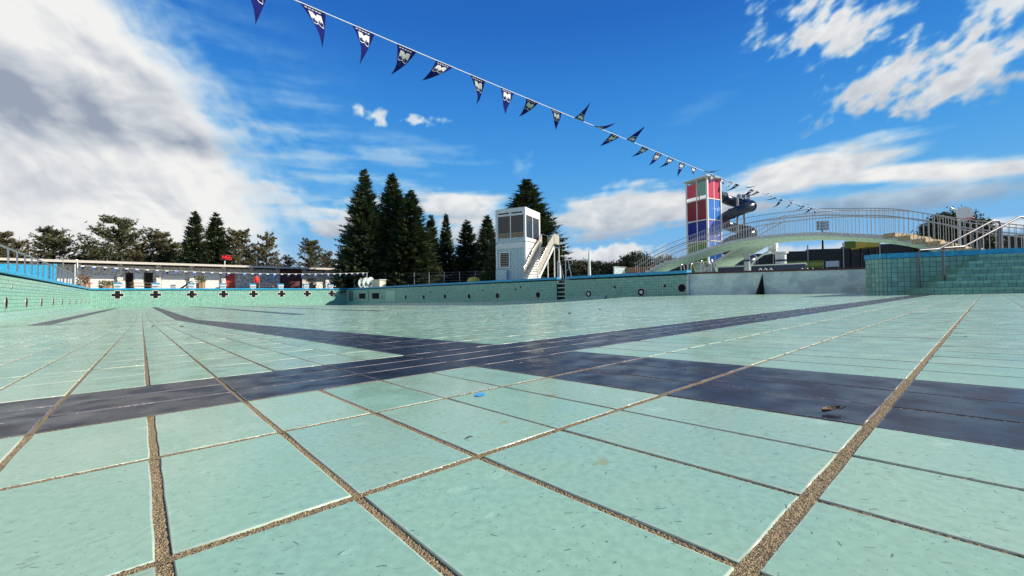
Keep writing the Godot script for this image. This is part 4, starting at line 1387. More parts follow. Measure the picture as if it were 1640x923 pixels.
# ---------------------------------------------------------------- lookout cabin
func make_cabin() -> void:
	var t := thing("lookout_cabin", "two storey pale blue container cabin with large upper windows beside the pool", "cabin", Vector3(21.21, DECK, -22.49))
	t.rotation.y = atan2(0.371, 0.928)      # local x runs along the sunlit side, local -z along the pool side
	var W := 2.8; var D := 2.5; var H := 2.8
	for s in 2:
		var y0 := H * s
		var f := boxpart("floor_frame", Vector3(W / 2, y0 + 0.09, -D / 2), Vector3(W, 0.18, D), M.container_frame, t)
		for c in [[0.0, 0.0], [W, 0.0], [0.0, -D], [W, -D]]:
			boxpart("corner_post", Vector3(c[0] + (0.07 if c[0] == 0 else -0.07), y0 + H / 2 + 0.08, c[1] + (-0.07 if c[1] == 0 else 0.07)), Vector3(0.15, H - 0.36, 0.15), M.container_frame, t)
		boxpart("roof_frame", Vector3(W / 2, y0 + H - 0.1, -D / 2), Vector3(W, 0.2, D), M.container_frame, t)
	# lower walls: vertical ribbed sheets
	for k in 16:
		var z := -0.15 - (D - 0.3) * (k + 0.5) / 16.0
		boxpart("wall_rib", Vector3(0.06 + (0.012 if k % 2 else 0.0), H * 0.5, z), Vector3(0.06, H - 0.38, (D - 0.3) / 16.0), M.container, t)
	for k in 18:
		var x := 0.15 + (W - 0.3) * (k + 0.5) / 18.0
		boxpart("wall_rib", Vector3(x, H * 0.5, -0.06 - (0.012 if k % 2 else 0.0)), Vector3((W - 0.3) / 18.0, H - 0.38, 0.06), M.container_frame, t)  # whiter than the pool side: sunlight put into the sheet colour
	boxpart("back_wall", Vector3(W / 2, H, -D + 0.05), Vector3(W - 0.2, H * 2 - 0.4, 0.06), M.container, t)
	boxpart("end_wall", Vector3(W - 0.05, H, -D / 2), Vector3(0.06, H * 2 - 0.4, D - 0.2), M.container, t)
	# lower window
	var w := boxpart("window", Vector3(0.022, 1.75, -1.75), Vector3(0.03, 1.05, 0.72), M.glass_dark, t)
	for e in [[Vector3(0.005, 2.32, -1.75), Vector3(0.06, 0.09, 0.92)], [Vector3(0.005, 1.18, -1.75), Vector3(0.06, 0.09, 0.92)], [Vector3(0.005, 1.75, -1.34), Vector3(0.06, 1.05, 0.09)], [Vector3(0.005, 1.75, -2.16), Vector3(0.06, 1.05, 0.09)]]:
		boxpart("frame", e[0], e[1], M.container_frame, w)
	for k in 6: boxpart("blind_slat", Vector3(0.002, 1.32 + 0.17 * k, -1.75), Vector3(0.008, 0.05, 0.7), M.pale_wood, w)
	# upper storey: sill band, two panes on each visible side
	boxpart("sill_band", Vector3(0.05, H + 0.38, -D / 2), Vector3(0.08, 0.4, D - 0.3), M.container, t)
	boxpart("sill_band", Vector3(W / 2, H + 0.38, -0.05), Vector3(W - 0.3, 0.4, 0.08), M.container_frame, t)  # whitened like the sunlit sheets below
	boxpart("head_band", Vector3(0.05, H + 2.42, -D / 2), Vector3(0.08, 0.36, D - 0.3), M.container_frame, t)
	boxpart("head_band", Vector3(W / 2, H + 2.42, -0.05), Vector3(W - 0.3, 0.36, 0.08), M.container_frame, t)
	for k in 2:
		var z := -0.15 - 0.55 - 1.1 * k
		var p := boxpart("pane", Vector3(0.06, H + 1.41, z), Vector3(0.015, 1.66, 1.0), M.glass_dark, t)
		boxpart("mullion", Vector3(0.05, H + 1.41, z - 0.54), Vector3(0.07, 1.66, 0.08), M.container_frame, p)
		for s in 3: boxpart("blind_slat", Vector3(0.05, H + 0.66 + 0.13 * s, z), Vector3(0.006, 0.07, 0.98), M.pale_wood, p)
		boxpart("vent_slot", Vector3(0.004, H + 2.44, z), Vector3(0.02, 0.09, 0.9), M.dark, t)
		var x := 0.15 + 0.62 + 1.25 * k
		p = boxpart("pane", Vector3(x, H + 1.41, -0.06), Vector3(1.14, 1.66, 0.015), M.glass_dark, t)
		boxpart("mullion", Vector3(x + 0.61, H + 1.41, -0.05), Vector3(0.08, 1.66, 0.07), M.container_frame, p)
	boxpart("meter_box", Vector3(-0.13, 0.5, -1.95), Vector3(0.24, 1.0, 0.9), M.container, t)
	boxpart("sill_trim", Vector3(W / 2, H + 0.3, 0.005), Vector3(W - 0.4, 0.03, 0.03), M.steel, t)
	# stairs along the sunlit side
	var st := thing("cabin_stairs", "outdoor steel stairs with mesh side panels climbing the lookout cabin", "stairs", Vector3(21.21, DECK, -22.49))
	st.rotation.y = t.rotation.y
	var n := 14
	for k in n:
		boxpart("tread", Vector3(-0.55 + 0.235 * k, 0.2 * (k + 1) - 0.02, 0.72), Vector3(0.26, 0.035, 0.9), M.white, st)
	for s in [0.22, 1.22]:
		var a := Vector3(-0.75, 0.0, s); var b := Vector3(2.6, 2.8, s)
		var dir := (b - a).normalized()
		var up := Vector3(-dir.y, dir.x, 0)
		boxpart("stringer", (a + b) * 0.5, Vector3((b - a).length(), 0.2, 0.04), M.white, st, Basis(dir, up, Vector3(0, 0, 1)))
		for k in 6:
			var q := a.lerp(b, (k + 0.5) / 6.0) + Vector3(0, 0.66, 0)
			var bs := Basis(dir, Vector3.UP, Vector3(0, 0, 1))
			boxpart("mesh_panel", q, Vector3((b - a).length() / 6.0 - 0.05, 0.72, 0.015), M.mesh_panel, st, bs)
		var m := MB.new()
		m.tube([a, a + Vector3(0, 1.08, 0), b + Vector3(0, 1.08, 0), b + Vector3(1.2, 1.08, 0), b + Vector3(1.2, -0.1, 0)], 0.024, 6)
		obj("handrail", m, M.steel, st)
		for k in 7:
			var q := a.lerp(b, k / 6.0)
			m = MB.new()
			m.tube([q, q + Vector3(0, 1.08, 0)], 0.016, 5)
			obj("baluster", m, M.dull_steel, st)
	boxpart("landing", Vector3(3.2, 2.8, 0.72), Vector3(1.2, 0.06, 1.1), M.steel, st)
	for k in 2: boxpart("mesh_panel", Vector3(2.95 + 0.55 * k, 3.45, 1.23), Vector3(0.5, 0.75, 0.015), M.mesh_panel, st)
	boxpart("mesh_panel", Vector3(3.79, 3.45, 0.72), Vector3(0.015, 0.75, 0.9), M.mesh_panel, st)
	for c in [[2.72, 1.2], [3.74, 1.2], [3.74, 0.24]]:
		var m := MB.new()
		m.tube([Vector3(c[0], 0, c[1]), Vector3(c[0], 2.8, c[1])], 0.05, 8)
		obj("leg", m, M.white, st)

func make_pool_fittings() -> void:
	for k in 4:
		var t := thing("rope_reel", "white lane rope reel by the far right corner, " + ["nearest of four", "second of four", "third of four", "farthest of four"][k], "reel", Vector3(19.1, DECK, -45.4 - 1.25 * k), "lane rope reels")
		var bs := Basis(Vector3.RIGHT, PI / 2).rotated(Vector3.UP, 0.5)
		var b := MB.new()
		b.lathe([Vector2(0.58, -0.02), Vector2(0.62, -0.02), Vector2(0.62, 0.02), Vector2(0.58, 0.02), Vector2(0.58, -0.02)], Vector3(0, 0.66, 0), 20, bs)
		obj("rim", b, M.white, t)
		b = MB.new()
		b.lathe([Vector2(0.001, 0.0), Vector2(0.58, 0.0)], Vector3(0, 0.66, 0), 20, bs)
		obj("side_disc", b, M.container, t)
		b = MB.new()
		b.lathe([Vector2(0.001, 0.3), Vector2(0.2, 0.3), Vector2(0.2, -0.3), Vector2(0.001, -0.3)], Vector3(0, 0.66, 0), 12, bs)
		obj("hub", b, M.dull_steel, t)
		for s in [-1, 1]:
			b = MB.new()
			b.tube([Vector3(0, 0.66, 0) + bs.y * 0.26 * s, Vector3(0.3 * s, 0.0, 0.0) + bs.y * 0.26 * s], 0.03, 6)
			obj("leg", b, M.steel, t)
	var c := thing("storage_box", "cream storage chest beside the lane rope reels", "box", Vector3(19.0, DECK, -43.1))
	for k in 4: boxpart("board", Vector3(0, 0.42, -0.78 + 0.52 * k), Vector3(0.7, 0.84, 0.5), mat(Color(0.62, 0.56, 0.42), 0.6), c)
	boxpart("lid", Vector3(0, 0.87, 0), Vector3(0.78, 0.06, 2.2), M.white, c)
	# grab rails
	for e in [["chrome grab rails of the recessed pool ladder below the cabin", Vector3(17.95, 1.12, -16.07), 0.62, 1.0], ["chrome ladder rails at the corner of the grey wall, left pair", Vector3(19.95, 1.1, -9.75), 0.5, 0.45], ["taller chrome ladder rails at the corner beside the white box wall", Vector3(20.45, DECK, -9.0), 0.5, 0.65]]:
		var t := thing("ladder_rail", e[0], "ladder", e[1])
		for s in [-0.5, 0.5]:
			var b := MB.new()
			var H: float = e[3]
			b.tube([Vector3(0, -0.15, s * e[2]), Vector3(0, H * 0.85, s * e[2]), Vector3(0.06, H, s * e[2]), Vector3(0.2, H, s * e[2]), Vector3(0.5, 0.0, s * e[2]), Vector3(0.52, -0.1, s * e[2])], 0.024, 8)
			obj("rail", b, M.steel, t)
	for e in [[Vector3(18.6, DECK, -14.6), 1.45, "white tapered mooring post on the edge right of the cabin stairs"], [Vector3(18.55, DECK, -16.75), 0.95, "short white post below the cabin stairs landing"]]:
		var t := thing("post", e[2], "post", e[0])
		var b := MB.new()
		b.tube([Vector3.ZERO, Vector3(0, e[1], 0)], 0.09, 8, 0.045)
		obj("shaft", b, M.white, t)
		b = MB.new()
		b.lathe([Vector2(0.14, 0.0), Vector2(0.14, 0.03), Vector2(0.09, 0.05)], Vector3.ZERO, 10)
		obj("collar", b, M.steel, t)
	var y := thing("yellow_float", "yellow rounded float on the deck left of the cabin", "float", Vector3(20.2, DECK, -27.6))
	var b := MB.new()
	b.lathe([Vector2(0.001, 0.0), Vector2(0.5, 0.0), Vector2(0.55, 0.25), Vector2(0.42, 0.5), Vector2(0.12, 0.6), Vector2(0.001, 0.61)], Vector3.ZERO, 16)
	obj("shell", b, M.yellow, y)
	b = MB.new()
	b.tube([Vector3(-0.1, 0.6, 0), Vector3(0, 0.68, 0), Vector3(0.1, 0.6, 0)], 0.02, 5)
	obj("grip", b, M.dark, y)

# ---------------------------------------------------------------- trees
func spruce_mesh(sd: int, H: float, R: float, nb: int) -> ArrayMesh:
	var r := RandomNumberGenerator.new()
	r.seed = sd
	var m := MB.new()
	m.colored = true
	for k in nb:
		var t := 1.0 - pow(r.randf(), 0.62)
		t = 0.05 + t * 0.95
		var L := R * pow(1.0 - t, 0.85) * r.randf_range(0.72, 1.12) + 0.12
		if r.randf() < 0.08: L *= 1.15
		var an := r.randf() * TAU
		var dir := Vector3(cos(an), 0, sin(an))
		var side := Vector3(-sin(an), 0, cos(an))
		var p0 := Vector3(0, t * H, 0)
		var droop := lerpf(0.42, -0.25, t) + r.randf_range(-0.1, 0.1)
		var tone := r.randf_range(0.7, 1.3)
		var base := Color(0.040, 0.072, 0.036) if r.randf() < 0.6 else Color(0.082, 0.10, 0.032)
		m.col = Color(base.r * tone, base.g * tone, base.b * tone)
		var n := maxi(4, int(L * 4.2))
		for j in n:
			var s := 0.22 + 0.78 * (j + r.randf() * 0.6) / n
			var p := p0 + dir * L * s + Vector3.UP * L * (-droop * s + 0.22 * s * s)
			var wl := (0.34 * L * (1.0 - s) + 0.24) * r.randf_range(0.7, 1.2)
			for sg in [-1.0, 1.0]:
				var tip: Vector3 = p + (dir * r.randf_range(0.45, 0.9) + side * sg * r.randf_range(0.5, 0.9)).normalized() * wl + Vector3.UP * wl * r.randf_range(-0.45, 0.05)
				var wv := dir * r.randf_range(0.07, 0.13) + Vector3.UP * r.randf_range(-0.05, 0.05)
				m.tri(p - wv, p + wv, tip)
			var hang := p + Vector3(r.randf_range(-0.1, 0.1), -r.randf_range(0.15, 0.35), r.randf_range(-0.1, 0.1))
			m.tri(p - dir * 0.1, p + dir * 0.1, hang)
		var e := p0 + dir * L + Vector3.UP * L * (0.22 - droop)
		m.tri(e - side * 0.09, e + side * 0.09, e + dir * 0.32 + Vector3.UP * r.randf_range(-0.05, 0.12))
	# leader
	for k in 10:
		var an := r.randf() * TAU
		var p := Vector3(0, H * (0.97 + 0.003 * k), 0)
		m.tri(p - Vector3(0.03, 0, 0), p + Vector3(0.03, 0, 0), p + Vector3(cos(an) * 0.2, 0.18, sin(an) * 0.2))
	m.tri(Vector3(-0.05, H * 0.97, 0), Vector3(0.05, H * 0.97, 0), Vector3(0, H * 1.03, 0))
	return m.mesh()

func pine_meshes(sd: int, H: float, R: float, nl: int, tint: Color) -> Array:
	# open crown: visible limbs carrying tufts
	var r := RandomNumberGenerator.new()
	r.seed = sd
	var m := MB.new()
	m.colored = true
	var w := MB.new()
	for k in nl:
		var t := r.randf_range(0.12, 1.0)
		var an := r.randf() * TAU
		var dir := Vector3(cos(an), 0, sin(an))
		var side := Vector3(-sin(an), 0, cos(an))
		var prof := sin(PI * clampf(0.22 + 0.74 * t, 0.0, 1.0))
		var L := R * (0.3 + 0.75 * prof) * r.randf_range(0.65, 1.1)
		var rise := r.randf_range(0.15, 0.5)
		var p0 := Vector3(0, t * H * 0.95, 0)
		var pts := []
		for s in 4:
			var u := s / 3.0
			pts.append(p0 + dir * L * u + Vector3.UP * L * rise * u * (0.5 + 0.7 * u) + side * L * 0.08 * sin(u * 5.0 + k))
		w.tube(pts, 0.05 * (1.15 - t) + 0.015, 4, 0.012, false)
		var n := int(10 + L * 6.5)
		for j in n:
			var u := pow(r.randf(), 0.6)
			var p: Vector3 = p0 + dir * L * u + Vector3.UP * L * rise * u * (0.5 + 0.7 * u) + side * r.randfn(0, 0.16 * L * u) + Vector3.UP * r.randfn(0, 0.1)
			var tone := r.randf_range(0.6, 1.45)
			m.col = Color(tint.r * tone * r.randf_range(0.9, 1.25), tint.g * tone, tint.b * tone)
			for q in 7:
				var d := Vector3(r.randfn(), r.randfn() * 0.7 + 0.35, r.randfn()).normalized() * r.randf_range(0.16, 0.34)
				var e := d.cross(Vector3(r.randfn(), r.randfn(), r.randfn())).normalized() * r.randf_range(0.03, 0.06)
				m.tri(p - e, p + e, p + d)
	return [m.mesh(), w.mesh()]

func round_mesh(sd: int, size: Vector3, n: int, tint: Color, leaf: float) -> ArrayMesh:
	# many uneven clumps of small leaves
	var r := RandomNumberGenerator.new()
	r.seed = sd
	var m := MB.new()
	m.colored = true
	for k in n:
		var d := Vector3(r.randfn(), r.randfn(), r.randfn()).normalized()
		if d.y < -0.3: d.y *= 0.4
		var c := d * pow(r.randf(), 0.4) * r.randf_range(0.8, 1.0)
		c = Vector3(c.x * size.x, (c.y + 0.85) * size.y * 0.55, c.z * size.z)
		var rad := r.randf_range(0.4, 0.9) * size.x * 0.32
		var tone := r.randf_range(0.6, 1.4)
		m.col = Color(tint.r * tone * r.randf_range(0.9, 1.2), tint.g * tone, tint.b * tone)
		for q in 34:
			var o := Vector3(r.randfn(), r.randfn() * 0.7, r.randfn()).limit_length(1.6) * rad * 0.5
			var v := Vector3(r.randfn(), r.randfn() + 0.3, r.randfn()).normalized() * leaf * r.randf_range(0.6, 1.3)
			var e := v.cross(Vector3(r.randfn(), r.randfn(), r.randfn())).normalized() * leaf * 0.35
			m.tri(c + o - e, c + o + e, c + o + v)
	return m.mesh()

func trunk_mesh(H: float, r: float) -> ArrayMesh:
	var m := MB.new()
	m.tube([Vector3(0, -0.1, 0), Vector3(0.03, H * 0.35, 0.02), Vector3(-0.02, H * 0.7, 0), Vector3(0, H, 0)], r, 8, 0.02)
	return m.mesh()

func tree(called: String, label: String, at: Vector3, sc: Vector3, turn: float, crown: Mesh, trunk: Mesh, limbs: Mesh, group: String, category := "tree") -> void:
	var t := thing(called, label, category, at, group)
	t.rotation.y = turn
	inst("trunk", trunk, M.bark, t).scale = sc
	if limbs: inst("limbs", limbs, M.bark, t).scale = sc
	inst("crown", crown, M.needles, t).scale = sc

func make_trees() -> void:
	var s1 := spruce_mesh(301, 14.0, 3.7, 1600)
	var s2 := spruce_mesh(302, 14.0, 3.1, 1450)
	var s3 := spruce_mesh(303, 9.5, 2.3, 860)
	var s4 := spruce_mesh(304, 9.5, 2.0, 780)
	var tr14 := trunk_mesh(13.6, 0.26)
	var tr9 := trunk_mesh(9.2, 0.16)
	var g := "spruces right of the changing rooms"
	var D := DECK - 0.05
	tree("spruce_tree", "tallest dark spruce, leftmost of the big clump of three beside the pool", Vector3(20.9, D, -51.5), Vector3(1.12, 1.08, 1.12), 0.3, s1, tr14, null, g)
	tree("spruce_tree", "tall dark spruce in the middle of the big clump", Vector3(24.2, D, -50.6), Vector3(1.4, 1.07, 1.4), 2.0, s2, tr14, null, g)
	tree("spruce_tree", "dark spruce on the right of the big clump, lower than its neighbours", Vector3(25.4, D, -48.0), Vector3(1.42, 0.90, 1.42), 4.0, s2, tr14, null, g)
	tree("spruce_tree", "small spruce just right of the big clump", Vector3(29.93, D, -50.7), Vector3(1.05, 1.09, 1.05), 1.0, s3, tr9, null, g)
	tree("spruce_tree", "slender small spruce, second right of the big clump", Vector3(32.57, D, -51.04), Vector3(1, 1.14, 1), 2.4, s4, tr9, null, g)
	tree("spruce_tree", "small broad spruce, second left of the cabin", Vector3(33.68, D, -47.4), Vector3(1.4, 1.0, 1.4), 3.1, s3, tr9, null, g)
	tree("spruce_tree", "small spruce just left of the cabin", Vector3(34.52, D, -44.0), Vector3(1.3, 1.03, 1.3), 5.0, s3, tr9, null, g)
	tree("spruce_tree", "broad dark spruce rising behind the lookout cabin", Vector3(31.2, D, -32.7), Vector3(1.5, 0.83, 1.5), 0.9, s1, tr14, null, g)
	var olive := Color(0.085, 0.088, 0.035)
	var p1 := pine_meshes(401, 9.0, 2.8, 120, olive)
	var p2 := pine_meshes(402, 9.0, 3.2, 140, Color(0.07, 0.085, 0.035))
	var p3 := pine_meshes(403, 8.0, 2.3, 90, Color(0.095, 0.09, 0.036))
	var trp := trunk_mesh(8.6, 0.17)
	g = "trees behind the changing rooms"
	var row := [
		[-13.2, -80.7, 0, 0.92, "open brown pine cut by the left edge of the picture"],
		[-10.9, -76.0, 2, 0.75, "low pine between the two leftmost pines"],
		[-8.5, -79.3, 1, 0.99, "wide open pine, second from the left behind the low roof"],
		[-5.2, -78.0, 2, 0.78, "low thin pine left of the tallest open pine"],
		[-2.3, -76.4, 1, 1.2, "tallest open brown pine above the flowering tubs"],
		[-0.2, -74.0, 2, 0.8, "low pine right of the tallest open pine"],
		[1.8, -75.5, 0, 1.0, "olive pine left of the two dark spruces"],
		[10.4, -70.6, 0, 1.04, "open pine just right of the clock"],
		[13.8, -70.3, 2, 1.02, "thin pine right of the roof lamp"],
		[12.2, -73.5, 2, 0.8, "low pine behind the roof lamp"],
		[17.1, -72.7, 2, 0.68, "lowest pine, above the brown gate"],
		[19.9, -70.3, 0, 0.96, "rounded pine left of the big spruce clump"],
		[22.6, -70.6, 2, 0.78, "small pine at the left foot of the big spruce clump"],
		[3.4, -78.0, 1, 0.85, "broad pine behind the left dark spruce"]]
	for e in row:
		var q: Array = [p1, p2, p3][e[2]]
		var k: float = e[3] * 0.94
		tree("pine_tree", e[4], Vector3(e[0], DECK - 0.05, e[1]), Vector3(k * 1.02, k * (1.12 if e[2] == 2 else 1.02), k * 1.02), e[0] * 1.7, q[0], trp, q[1], g)
	tree("spruce_tree", "left of two dark spruces behind the red clock", Vector3(5.3, D, -69.7), Vector3(1.2, 1.14, 1.2), 1.0, s3, tr9, null, g)
	tree("spruce_tree", "right of two dark spruces behind the red clock", Vector3(7.7, D, -70.5), Vector3(1.35, 1.16, 1.35), 2.7, s3, tr9, null, g)
	# low dark hedge trees behind the pool edge
	var h1 := round_mesh(501, Vector3(2.0, 3.6, 2.0), 420, Color(0.03, 0.045, 0.02), 0.17)
	var h2 := round_mesh(502, Vector3(1.7, 3.2, 1.7), 360, Color(0.045, 0.048, 0.02), 0.16)
	var trh := trunk_mesh(2.4, 0.14)
	var say := ["first, beside the cabin stairs", "second", "third", "fourth, the tallest", "fifth", "sixth", "seventh", "eighth and lowest, left of the bridge stairs"]
	for k in 8:
		var e: Array = [[45.0, -36.5, 1.15], [46.6, -35.0, 0.95], [48.0, -33.4, 1.05], [49.8, -31.5, 1.25], [51.2, -29.8, 0.95], [52.8, -28.3, 1.1], [54.2, -26.4, 0.9], [55.8, -24.8, 0.7]][k]
		tree("hedge_tree", "rounded dark tree in the low row, " + say[k], Vector3(e[0], D, e[1]), Vector3.ONE * e[2] * 1.1, k * 1.3, h1 if k % 2 else h2, trh, null, "low dark trees right of the cabin")
	var rt := round_mesh(510, Vector3(3.0, 6.8, 3.0), 2400, Color(0.03, 0.045, 0.02), 0.2)
	tree("round_tree", "large rounded dark tree behind the right end of the bridge", Vector3(57.6, D, -2.1), Vector3(1, 0.96, 1), 0.0, rt, trunk_mesh(4.5, 0.3), null, "")

# ---------------------------------------------------------------- bridge, slide tower and what lies behind
func along(pts: Array, u: float) -> Vector3:
	var n := pts.size() - 1
	var f := clampf(u, 0.0, 1.0) * n
	var i := mini(int(f), n - 1)
	var t := f - i
	var a: Vector3 = pts[maxi(i - 1, 0)]; var b: Vector3 = pts[i]; var c: Vector3 = pts[i + 1]; var d: Vector3 = pts[mini(i + 2, n)]
	return b.cubic_interpolate(c, a, d, t)

func ribbon(parent: Node3D, called: String, pts: Array, wide: float, thick: float, n: int, m: Material, under: Material) -> Array:
	# pts: near upper edge. returns the sampled near and far edges
	var L := []; var R := []
	for i in n + 1:
		var u := float(i) / n
		var p := along(pts, u)
		var d := along(pts, u + 0.01) - along(pts, u - 0.01)
		d.y = 0
		d = d.normalized()
		L.append(p); R.append(p + Vector3(-d.z, 0, d.x) * wide)
	var b := MB.new()
	var un := MB.new()
	for i in n:
		var D0 := Vector3.UP * 0.16; var D1 := Vector3.UP * thick
		var a: Vector3 = L[i]; var c: Vector3 = L[i + 1]; var e: Vector3 = R[i]; var f: Vector3 = R[i + 1]
		b.quad(a, e, f, c)
		b.quad(a - D0, a, c, c - D0)
		b.quad(e, e - D0, f - D0, f)
		var ia := a.lerp(e, 0.28) - D1; var ic := c.lerp(f, 0.28) - D1; var ie := a.lerp(e, 0.72) - D1; var jf := c.lerp(f, 0.72) - D1
		un.quad(a - D0, c - D0, ic, ia)
		un.quad(ia, ic, jf, ie)
		un.quad(ie, jf, f - D0, e - D0)
	for k in [0, n]:
		var a: Vector3 = L[k]; var e: Vector3 = R[k]
		var D0 := Vector3.UP * 0.16; var D1 := Vector3.UP * thick
		b.quad(a, a - D0, e - D0, e)
		b.quad(a - D0, a.lerp(e, 0.28) - D1, a.lerp(e, 0.72) - D1, e - D0)
	obj(called, b, m, parent)
	obj(called + "_underside", un, under, parent)
	return [L, R]

func rails(parent: Node3D, edge: Array, h: float, step: float, bar: Mesh) -> void:
	var top := []; var mid := []
	for p in edge:
		top.append(p + Vector3.UP * h); mid.append(p + Vector3.UP * h * 0.72)
	var b := MB.new()
	b.tube(top, 0.018, 5)
	obj("top_rail", b, M.dull_steel, parent)
	b = MB.new()
	b.tube(mid, 0.026, 6)
	obj("handrail", b, M.dull_steel, parent)
	var acc := 0.0
	for i in edge.size() - 1:
		var p: Vector3 = edge[i]; var q: Vector3 = edge[i + 1]
		var len := Vector2(q.x - p.x, q.z - p.z).length()
		while acc < len:
			inst("baluster", bar, M.dull_steel, parent, p.lerp(q, acc / len))
			acc += step
		acc -= len

func make_bridge() -> void:
	var t := thing("footbridge", "arched pale footbridge with steel bar railings crossing behind the pool", "bridge")
	var pts := [Vector3(21.9, 1.12, 0.95), Vector3(22.03, 1.5, -0.29), Vector3(22.14, 1.85, -1.25), Vector3(22.49, 2.33, -2.52), Vector3(22.99, 2.64, -3.95), Vector3(23.39, 2.84, -4.92), Vector3(23.83, 2.98, -6.0), Vector3(24.28, 3.07, -7.2), Vector3(24.62, 3.10, -8.5), Vector3(24.96, 3.0, -9.93), Vector3(25.17, 2.78, -11.09), Vector3(25.35, 2.52, -12.31), Vector3(25.5, 2.18, -13.68), Vector3(25.58, 1.74, -14.9), Vector3(25.6, 1.12, -16.2)]
	var e := ribbon(t, "deck", pts, 1.5, 0.34, 56, M.concrete, M.bridge_under)
	var b := MB.new()
	b.tube([Vector3.ZERO, Vector3(0, 1.08, 0)], 0.0095, 4, -1, false)
	var bar := b.mesh()
	rails(t, e[0], 1.08, 0.15, bar)
	rails(t, e[1], 1.08, 0.15, bar)
	# steps at both ends, standing proud of the ramp
	for k in 9:
		var u := 0.015 + 0.024 * k
		var p := along(pts, u); var q := along(pts, u + 0.03)
		var d := (q - p); d.y = 0
		d = d.normalized()
		var s := Vector3(-d.z, 0, d.x)
		boxpart("step", p + s * 0.75 + d * 0.2 + Vector3.UP * 0.06, Vector3(0.40, 0.17, 1.62), M.tread, t, Basis(d, Vector3.UP, d.cross(Vector3.UP)))
	for k in 7:
		var u := 0.99 - 0.02 * k
		var p := along(pts, u); var q := along(pts, u - 0.03)
		var d := (q - p); d.y = 0
		d = d.normalized()
		var s := Vector3(d.z, 0, -d.x)
		boxpart("step", p + s * 0.75 + d * 0.18 + Vector3.UP * 0.05, Vector3(0.36, 0.17, 1.62), M.concrete, t, Basis(d, Vector3.UP, d.cross(Vector3.UP)))
	# second arm leading away
	var arm := [Vector3(23.6, 3.06, -7.9), Vector3(25.9, 2.98, -9.4), Vector3(27.4, 2.66, -10.8), Vector3(29.0, 2.2, -12.4), Vector3(30.6, 1.5, -13.9), Vector3(31.4, 1.1, -14.6)]
	arm = arm.map(func(p): return p + Vector3(1.75, 0.02, 0.9))
	arm.reverse()
	var e2 := ribbon(t, "branch_deck", arm, 1.5, 0.25, 24, M.concrete, M.bridge_under)
	rails(t, e2[0], 1.08, 0.3, bar)
	# grey utility box at the left foot
	var g := thing("service_box", "grey slatted enclosure at the left foot of the footbridge", "enclosure", Vector3(25.9, DECK, -17.6))
	boxpart("panel", Vector3(0, 0.5, 0), Vector3(1.4, 1.0, 0.08), M.container, g)
	for k in 14: boxpart("slat", Vector3(0.72, 0.5, 0.1 + 0.17 * k), Vector3(0.04, 1.0, 0.1), M.wood, g)
	boxpart("cap", Vector3(0, 1.02, 0), Vector3(1.5, 0.04, 0.14), M.dull_steel, g)

